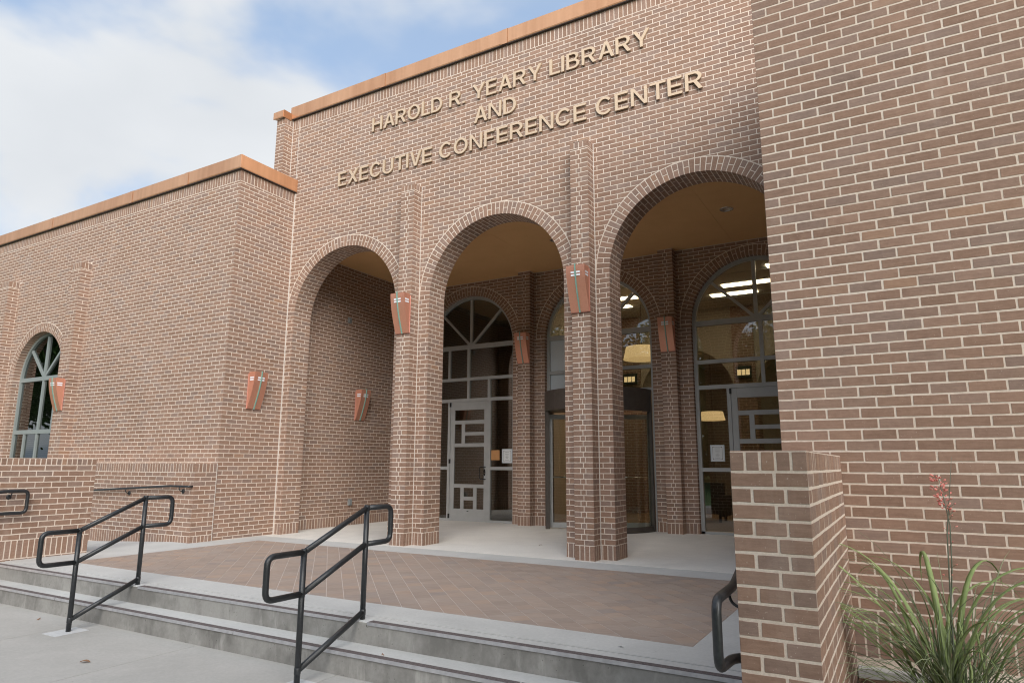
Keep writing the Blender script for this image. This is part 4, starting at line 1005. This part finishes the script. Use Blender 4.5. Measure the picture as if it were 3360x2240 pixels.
def bracket(parent, x, y, z, nx, drop=.085):
    """goose-neck bracket from a wall at x to the rail, nx: from wall to rail"""
    m = MB(); m.tube(fillet([(x, y, z - drop), (x + nx * .45, y, z - drop), (x + nx * .85, y, z - drop * .75), (x + nx, y, z - .02)], .03), .008, 8); o = m.obj('bracket', 'rail_paint', parent, smooth=True)
    m = MB(); m.tube([(x, y, z - drop), (x + nx * .10, y, z - drop), (x + nx * .2, y, z - drop)], .03, 14, rad=[.036, .034, .018]); m.obj('rosette', 'rail_paint', o, smooth=True)
def wall_rail(name, label, pts, brs, wallx, rx):
    root = empty(name, (0, 0, 0)); tag(root, label, 'handrail'); pipe(root, 'rail', pts, fr=.07)
    for y, z in brs: bracket(root, wallx, y, z, rx - wallx)
    return root
xr = CHX0 - .085
wall_rail('wall_handrail', 'black pipe handrail fixed to the side of the near cheek wall', [(xr, -4.35, 1.07), (xr, -4.70, 1.05), (xr, -5.70, .735), (xr, -6.11, .725), (xr, -6.11, .405), (xr, -5.80, .385), (CHX0 + .01, -5.72, .385)], [(-5.83, .735), (-4.9, .99)], CHX0, xr)
xl = -5.366 + .085
wall_rail('wall_handrail', 'black looped pipe handrail fixed to the far cheek wall', [(xl, -5.9, .69), (xl, -5.55, .70), (xl, -4.80, .985), (xl, -4.45, .985), (xl, -4.45, .672), (xl, -4.80, .672), (xl, -4.95, .66)], [(-4.66, .985), (-5.5, .72)], -5.366, xl)
root = empty('ramp_handrail'); tag(root, 'thin black handrail along the brick wall of the ramp', 'handrail'); yr = WY - WE - .08
pipe(root, 'rail', [(-5.17, WY - WE + .006, .985), (-5.17, yr, .985), (-5.70, yr, .985), (-8.25, yr, .855), (-12.5, yr, .64)], r=.02, fr=.05)
for x, z in ((-5.42, .985), (-7.08, .915), (-8.8, .826), (-10.4, .745)):
    m = MB(); m.tube(fillet([(x, WY - WE, z - .09), (x, WY - WE - .05, z - .09), (x, yr, z - .06), (x, yr, z - .01)], .02), .008, 8); b = m.obj('bracket', 'rail_paint', root, smooth=True)
    m = MB(); m.tube([(x, WY - WE + .003, z - .09), (x, WY - WE - .01, z - .09), (x, WY - WE - .018, z - .09)], .03, 14, rad=[.045, .04, .02]); m.obj('rosette', 'rail_paint', b, smooth=True)

# ------------------------------------------------------------------ signs on the glass
def notice(x, z, y, label):
    root = empty('notice_sheet', (x, y, z)); tag(root, label, 'notice')
    m = MB(); m.box((-.145, -.003, 0), (.145, -.0015, .34)); m.obj('sleeve', 'pale_sheet', root)
    m = MB(); m.box((-.12, -.005, .015), (.12, -.0032, .325)); m.obj('sheet', 'paper', root)
    m = MB()
    for a, b, c_, d_ in ((-.10, .10, .04, .044), (-.10, .10, .296, .30), (-.10, -.096, .044, .296), (.096, .10, .044, .296)): m.box((a, -.0062, c_), (b, -.0052, d_))
    for sx_ in (-1, 1):
        for sz_ in (.048, .284): m.box((sx_ * .088 - .007, -.0064, sz_), (sx_ * .088 + .007, -.0053, sz_ + .014))
    m.obj('border', 'ink', root); m = MB()
    for k, w_ in enumerate((.055, 0, .05, .04, 0, .02, .045, .03, 0, .05)):
        if w_: m.box((-w_, -.0062, .262 - k * .021), (w_, -.0052, .267 - k * .021))
    m.obj('lettering', 'ink', root)
notice(-2.47, 1.43, GY + .046, 'framed paper notice on the glass beside the first glazed door'); notice(2.615, 1.47, GY + .046, 'framed paper notice on the glass of the last entrance bay')
m = MB(); m.box((-.122, -.012, 0), (.122, -.003, .245)); o = m.obj('wood_plaque', 'wood_sign'); o.location = (-2.805, GY + .047, 1.50); weld_bevel(o, .01); tag(o, 'plain square wooden plaque on the glass beside the door', 'plaque')

# ------------------------------------------------------------------ lobby behind the glass
inn = []
def ibox(name, a, b, mat, uv=None):
    m = MB(); m.box(a, b); return m.obj(name, mat, bld, uv=uv)
ibox('lobby_floor', (-5.3, GY + .12, -.06), (5.3, 24, -.01), 'inner_floor'); ibox('lobby_ceiling', (-5.3, GY + .14, 5.93), (5.3, 24, 6.0), 'inner_ceiling')
ibox('lobby_wall', (-5.5, GY + .14, -.05), (-5.3, 24, 6.0), 'inner_wall'); ibox('lobby_wall', (5.3, GY + .14, -.05), (5.5, 24, 6.0), 'inner_wall'); ibox('lobby_wall', (-5.5, 23.8, -.05), (5.5, 24, 6.0), 'inner_wall')
ibox('lobby_wall', (-2.1, GY + .6, -.05), (-2.05, 24, 5.93), 'furniture_and_gloom'); ibox('lobby_wall', (-2.049, GY + .6, -.05), (-2.0, 24, 5.93), 'inner_wall')  # added partition: keeps lobby light from the first bay, coloured dark that side
uvx = lambda co: (co.x + co.y, co.z)
for x, y in ((2.25, 10.), (-1.13, 10.), (-4.5, 10.), (1.1, 16.5)):
    c = ibox('lobby_pier', (x - .3, y, 0), (x + .3, y + .6, 5.93), 'far_brick', uvx)
    z = 3.9
    m = MB(); m.box((x - .2, y - .14, z - .06), (x + .2, y - .01, z + .26)); b = m.obj('lantern', 'furniture_and_gloom', c)
    for k in (-1, 0, 1): m = MB(); m.box((x + k * .12 - .05, y - .147, z), (x + k * .12 + .05, y - .139, z + .16)); m.obj('lantern_pane', 'lantern_glow', b)
# arched beam between the piers
def beam(x0, x1, y):
    c = (x0 + x1) / 2; r = (x1 - x0) / 2; out = [(x0, 5.93)] + [(x0, 3.4)] + arcs(c, 3.4, r, math.pi, 0, 24) + [(x1, 3.4), (x1, 5.93)]
    m = MB(); n = len(out); m.mesh([(x, y, z) for x, z in out] + [(x, y + .5, z) for x, z in out], [(i, (i + 1) % n, (i + 1) % n + n, i + n) for i in range(n)]); 
    import bmesh
    bm = bmesh.new(); vs = [bm.verts.new((x, y, z)) for x, z in out]; f = bm.faces.new(vs); ex = bmesh.ops.extrude_face_region(bm, geom=[f]); bmesh.ops.translate(bm, vec=(0, .5, 0), verts=[v for v in ex['geom'] if isinstance(v, bmesh.types.BMVert)]); bmesh.ops.triangulate(bm, faces=[f for f in bm.faces if len(f.verts) > 4]); bmesh.ops.recalc_face_normals(bm, faces=bm.faces)
    me = bpy.data.meshes.new('lobby_arch'); bm.to_mesh(me); bm.free(); me.materials.append(MATS['inner_wall']); put('lobby_arch', me, bld)
beam(-.83, 1.95, 10.05); beam(2.55, 5.3, 10.05)
for x, y in ((2.9, 7.5), (2.4, 8.4), (-.6, 7.5), (-1.1, 8.4), (4.2, 6.2), (.9, 6.0), (2.6, 13), (-1, 13), (2.6, 17), (-1, 17), (4.4, 11), (.8, 15), (4.4, 19), (.8, 20)): ibox('ceiling_light', (x - .6, y - .15, 5.91), (x + .6, y + .15, 5.928), 'troffer')  # deeper troffers are added, mostly unseen, to lift the lobby's ambient light
for i in range(8): ibox('ceiling_grid', (-5.3, 5.2 + i * 1.2, 5.915), (5.3, 5.22 + i * 1.2, 5.929), 'frame_metal')
for x, y, z, lab in ((.1, 7.5, 4.32, 'large lit drum pendant lamp seen through the middle window'), (-.53, 17.6, 3.3, 'lit drum pendant lamp seen low through the last sidelight')):
    r = empty('pendant_lamp', (x, y, z)); tag(r, lab, 'pendant lamp', 'lit drum pendants in the lobby')
    m = MB(); k = 40; a, b = .42, .50
    m.mesh([(a * math.cos(6.2832 * i / k), a * math.sin(6.2832 * i / k), .2) for i in range(k)] + [(b * math.cos(6.2832 * i / k), b * math.sin(6.2832 * i / k), -.14) for i in range(k)], [(i, i + k, (i + 1) % k + k, (i + 1) % k) for i in range(k)] + [tuple(range(k, 2 * k))]); m.obj('drum_shade', 'lamp_shade', r)
    m = MB(); m.tube([(0, 0, .2), (0, 0, 5.92 - z)], .008, 6); m.obj('rod', 'dark_metal', r)
for x, y in ((1.5, 8.2), (3.1, 9.0), (2.2, 12.0)):
    r = empty('armchair', (x, y, -.01)); tag(r, 'dark armchair standing in the lobby, %s' % {1.5: 'nearest the revolving door', 3.1: 'behind the last glazed door', 2.2: 'beyond the brick piers'}[x], 'chair')
    m = MB(); m.box((-.35, -.35, .2), (.35, .35, .45)); m.obj('seat', 'furniture_and_gloom', r); m = MB(); m.box((-.35, .25, .45), (.35, .4, .95)); m.obj('backrest', 'furniture_and_gloom', r)
    for s in (-1, 1):
        m = MB(); m.box((s * .43 - .08, -.35, .15), (s * .43 + .08, .4, .65)); m.obj('armrest', 'furniture_and_gloom', r)
        for t in (-.28, .3): m = MB(); m.box((s * .36 - .03, t - .03, 0), (s * .36 + .03, t + .03, .2)); m.obj('leg', 'furniture_and_gloom', r)
# dark sheet standing in for the shade behind the far wing's window
ibox('wing_dark_sheet', (-13.6, WY + .5, -.05), (-10.8, WY + .52, 5.5), 'furniture_and_gloom')

# ------------------------------------------------------------------ plants in the bed
def blade(base, az, el, L, w, droop, n=14, fold=.25, twist=0., kink=None):
    """tapering arched leaf as a thin folded strip; returns a builder"""
    m = MB(); p = Vector(base); a = az; e = el; ds = L / n; rows = []
    for i in range(n + 1):
        t = i / n; d = Vector((math.cos(a) * math.cos(e), math.sin(a) * math.cos(e), math.sin(e))); side = Vector((-math.sin(a + twist * t), math.cos(a + twist * t), 0)); up = side.cross(d) * -1
        ww_ = w * (min(1, .55 + t * 2.2) if t < .25 else (1 - ((t - .25) / .75) ** 1.7)) + .0006
        rows.append((p - side * ww_ / 2 + up * ww_ * fold * -1, p + Vector((0, 0, 0)), p + side * ww_ / 2 + up * ww_ * fold * -1))
        p = p + d * ds; e -= droop * (t ** 1.2) * ds / L * 2.2
        if kink and t > kink[0]: e -= kink[1] / n * 2.5
        a += random.uniform(-.03, .03)
    pts = [q for r in rows for q in r]
    m.mesh(pts, [f for i in range(n) for f in ((3 * i, 3 * i + 1, 3 * i + 4, 3 * i + 3), (3 * i + 1, 3 * i + 2, 3 * i + 5, 3 * i + 4))]); return m
def solidify(o, t=.0012):
    s = o.modifiers.new('thickness', 'SOLIDIFY'); s.thickness = t; s.offset = 0
PB = Vector((6.13, -4.75, -.06))
random.seed(21)
yu = empty('yucca_plant', PB); tag(yu, 'arching grey-green yucca with a tall stalk of red flowers', 'plant')
for i in range(190):
    az = random.uniform(0, 6.283); el = R_(random.choice((random.uniform(25, 60), random.uniform(50, 86)))); L = random.uniform(.55, 1.25)
    o = blade((random.uniform(-.10, .10), random.uniform(-.10, .10), 0), az, el, L, random.uniform(.005, .011), random.uniform(.8, 2.6), fold=.3).obj('leaf', 'blade', yu, smooth=True); solidify(o)
m = MB(); sp = [Vector((.0, -.05, .05)), Vector((.0, -.06, .4)), Vector((.015, -.07, .75)), Vector((.03, -.07, 1.05)), Vector((.075, -.07, 1.36)), Vector((.095, -.07, 1.50))]
m.tube(sp, .006, 8, rad=[.006, .005, .0042, .0034, .002, .001]); fs = m.obj('flower_stalk', 'stalk', yu, smooth=True)
m = MB(); m.tube([Vector((.0, -.05, .05)), Vector((-.005, -.06, .5)), Vector((.035, -.065, .85)), Vector((.05, -.07, 1.1)), Vector((.02, -.07, 1.36)), Vector((.0, -.07, 1.40))], .005, 8, rad=[.005, .0042, .0036, .003, .002, .001]); fs2 = m.obj('flower_stalk', 'stalk', yu, smooth=True)
def bud(parent, P, d, L, r):
    m = MB(); d = Vector(d).normalized(); m.tube([P, P + d * L * .2, P + d * L * .55, P + d * L * .85, P + d * L], r, 7, rad=[r * .3, r * .75, r, r * .8, r * .25]); m.obj('flower_bud', 'petal', parent, smooth=True)
for i in range(54):
    t = random.random() ** .8; z = 1.17 + .22 * t; c = Vector((.045 - .04 * t, -.07, z)); a = random.uniform(0, 6.28); rr = .012 + .035 * math.sin(math.pi * (1 - t) * .8 + .3) * random.random()
    P = c + Vector((math.cos(a) * rr, math.sin(a) * rr, 0)); bud(fs2, P, (math.cos(a), math.sin(a), .55), random.uniform(.016, .028), random.uniform(.004, .0062))
for i in range(14):
    t = random.random(); z = .78 + .45 * t; a = random.uniform(0, 6.28); P = Vector((.025 + .03 * t, -.068, z)); P += Vector((math.cos(a), math.sin(a), .4)) * .03
    q = MB(); q.tube([Vector((.025 + .03 * t, -.068, z - .01)), P], .0012, 5); q.obj('pedicel', 'stalk', fs2); bud(fs2, P, (math.cos(a), math.sin(a), .4), random.uniform(.012, .020), .0038)
gr = empty('grass_clump', PB + Vector((-.06, -.06, .10))); tag(gr, 'broad bright green grass leaves growing through the yucca', 'plant')
spec = [(175, 58, .95, .034, 1.6), (168, 72, .78, .032, 2.4), (182, 40, .80, .026, 1.5), (160, 62, .70, .028, 2.6), (185, 65, .62, .026, 2.0), (100, 82, .78, .040, 3.9), (60, 78, .80, .040, 3.4), (20, 74, .75, .040, 3.2), (5, 72, .85, .042, 3.5), (10, 66, .70, .036, 3.0), (350, 55, .75, .032, 2.2), (200, 70, .52, .026, 1.6), (150, 76, .60, .030, 2.0), (130, 74, .66, .03, 2.6), (30, 60, .62, .032, 2.2), (340, 66, .6, .03, 2.4), (190, 50, .66, .022, 1.4), (170, 46, .72, .022, 1.6), (210, 60, .5, .024, 1.9), (230, 66, .5, .026, 2.2), (300, 62, .55, .028, 2.3), (80, 70, .55, .03, 2.4)]
spec += [(a_ + random.uniform(-14, 14), e_ + random.uniform(-8, 6), l_ * random.uniform(.7, 1.0), w__ * random.uniform(.6, .95), d_ * random.uniform(.8, 1.2)) for a_, e_, l_, w__, d_ in spec[::2]]
for az, el, L, w_, dr in spec:
    bx = (random.uniform(-.10, .16) + .06 * math.cos(R_(az)), random.uniform(-.06, .05), random.uniform(0, .12))
    st = random.getstate(); o = blade(bx, R_(az), R_(el), L * 1.6, w_ * .9, dr * .92, n=18, fold=.22).obj('leaf', 'grass_leaf', gr, smooth=True); solidify(o)
    random.setstate(st); o2 = blade((bx[0], bx[1] - .0015, bx[2] + .0015), R_(az), R_(el), L * 1.55, w_ * .14, dr * .92, n=18, fold=0).obj('midrib', 'midrib', o, smooth=True); solidify(o2)
for i in range(5): 
    m = MB(); x = random.uniform(-.08, .2); m.tube([(x, random.uniform(-.05, .05), 0), (x + .02, 0, .2), (x + .05 * random.uniform(-1, 1), 0, .46)], .007, 7, rad=[.009, .007, .004]); m.obj('stem', 'grass_leaf', gr, smooth=True)
random.seed(33)
y2 = empty('yucca_plant', (6.62, -4.70, -.13)); tag(y2, 'finer grey-green yucca cut off by the right edge', 'plant')
for i in range(95):
    az = random.uniform(0, 6.283); el = R_(random.uniform(30, 84)); o = blade((random.uniform(-.09, .09), random.uniform(-.09, .09), 0), az, el, random.uniform(.4, .72), random.uniform(.006, .011), random.uniform(.9, 2.2), fold=.3).obj('leaf', 'blade', y2, smooth=True); solidify(o)

# ------------------------------------------------------------------ fallen leaves on the paving
random.seed(5)
for i, (x, y, z, lab) in enumerate(((-.55, -6.0, GZ, 'curled pale leaf on the sidewalk before the middle handrail'), (-1.05, -6.55, GZ, 'small orange leaf lying on the sidewalk'), (-2.75, -5.35, GZ, 'tiny dry leaf near the foot of the far handrail'), (2.05, -5.0, -.187, 'small dark leaf on the lower step'), (3.95, -4.42, 0, 'pale paper scrap on the concrete landing edge'), (-3.0, 1.6, .002, 'dark leaf on the porch floor behind the first pier'), (.35, 1.1, .002, 'dark leaf on the porch floor behind the second arch'), (-2.6, -6.3, GZ, 'brown leaf bit at the left of the sidewalk'))):
    m = MB(); l = .045 if i in (0, 4) else .028; n = 6; pts = []
    for k in range(n + 1):
        t = k / n; w_ = l * .5 * math.sin(math.pi * t) + .001; zz_ = .004 + .012 * math.sin(t * 3 + i)
        pts += [(l * (2 * t - 1), -w_, zz_ + .006), (l * (2 * t - 1), 0, zz_), (l * (2 * t - 1), w_, zz_ + .004)]
    m.mesh(pts, [f for k in range(n) for f in ((3 * k, 3 * k + 3, 3 * k + 4, 3 * k + 1), (3 * k + 1, 3 * k + 4, 3 * k + 5, 3 * k + 2))])
    o = m.obj('fallen_leaf', 'paper' if i == 4 else 'dead_leaf'); solidify(o, .001); o.location = (x, y, z); o.rotation_euler = (0, 0, random.uniform(0, 6)); tag(o, lab, 'leaf')

# ------------------------------------------------------------------ trees and lawn behind the viewer (mirrored in the panes)
random.seed(11)
def tree(x, y, hgt, rad, label):
    root = empty('shade_tree', (x, y, GZ - .06)); tag(root, label, 'tree', 'trees facing the library')
    m = MB(); m.tube([(0, 0, 0), (.1, .05, hgt * .2), (.0, .1, hgt * .45), (.1, 0, hgt * .8)], .25, 10, rad=[.34, .26, .2, .05])
    for k in range(7):
        a = k * .9 + random.random(); z = hgt * random.uniform(.3, .55); m.tube([(0, 0, z), (math.cos(a) * rad * .4, math.sin(a) * rad * .4, z + hgt * .15), (math.cos(a) * rad * .75, math.sin(a) * rad * .75, z + hgt * .26)], .1, 7, rad=[.12, .08, .03])
    m.obj('trunk', 'bark', root, smooth=True); c = MB()
    cl_ = [(random.gauss(0, rad * .42), random.gauss(0, rad * .42), hgt * random.uniform(.38, .98)) for _ in range(95)]
    for q in cl_:
        k = rad * random.uniform(.16, .3)
        for _ in range(85):
            P = Vector(q) + Vector((random.gauss(0, k), random.gauss(0, k), random.gauss(0, k * .7))); u = Vector((random.gauss(0, 1), random.gauss(0, 1), random.gauss(0, 1))).normalized(); v = u.orthogonal().normalized(); s = random.uniform(.16, .34)
            c.poly([P - u * s, P + v * s * .5, P + u * s, P - v * s * .5])
    c.obj('crown', 'crown', root)
tree(9.9, -13.2, 8.6, 2.5, 'small unseen tree added to shade the near wing and cheek wall')  # out of view, added to darken the near wing and cheek wall
tree(-33, -13.5, 13, 5.0, 'leafy shade tree on the lawn off the end of the ramp')
tree(-43, -17.5, 14, 5.5, 'leafy shade tree on the lawn farthest from the steps')
wd_ = MB()
for i in range(26000):
    P = Vector((random.uniform(-75, 45), random.gauss(-54, 2.2), GZ + random.random() ** .8 * (10 + 3 * math.sin(i * .0007)))); P.z *= 1 - .25 * math.sin(P.x * .31) ** 2
    u = Vector((random.gauss(0, 1), random.gauss(0, 1), random.gauss(0, 1))).normalized(); v = u.orthogonal().normalized(); k_ = random.uniform(.3, .75); wd_.poly([P - u * k_, P + v * k_ * .6, P + u * k_, P - v * k_ * .6])
tag(wd_.obj('woods', 'crown'), 'green wood closing off the lawn beyond the shade trees', 'woods', kind='stuff')
names_ = ('beyond the far wing', 'facing the end of the far wing', 'facing the window of the far wing', 'facing the far cheek wall', 'facing the first arch', 'facing the middle arch', 'facing the near cheek wall', 'facing the near wing', 'past the near wing')
for i, nm in enumerate(names_): tree(-44 + i * 7.6 + random.uniform(-1.2, 1.2), -42 + random.uniform(-3, 3), random.uniform(13, 17), random.uniform(5.2, 6.2), 'leafy shade tree on the lawn %s' % nm)
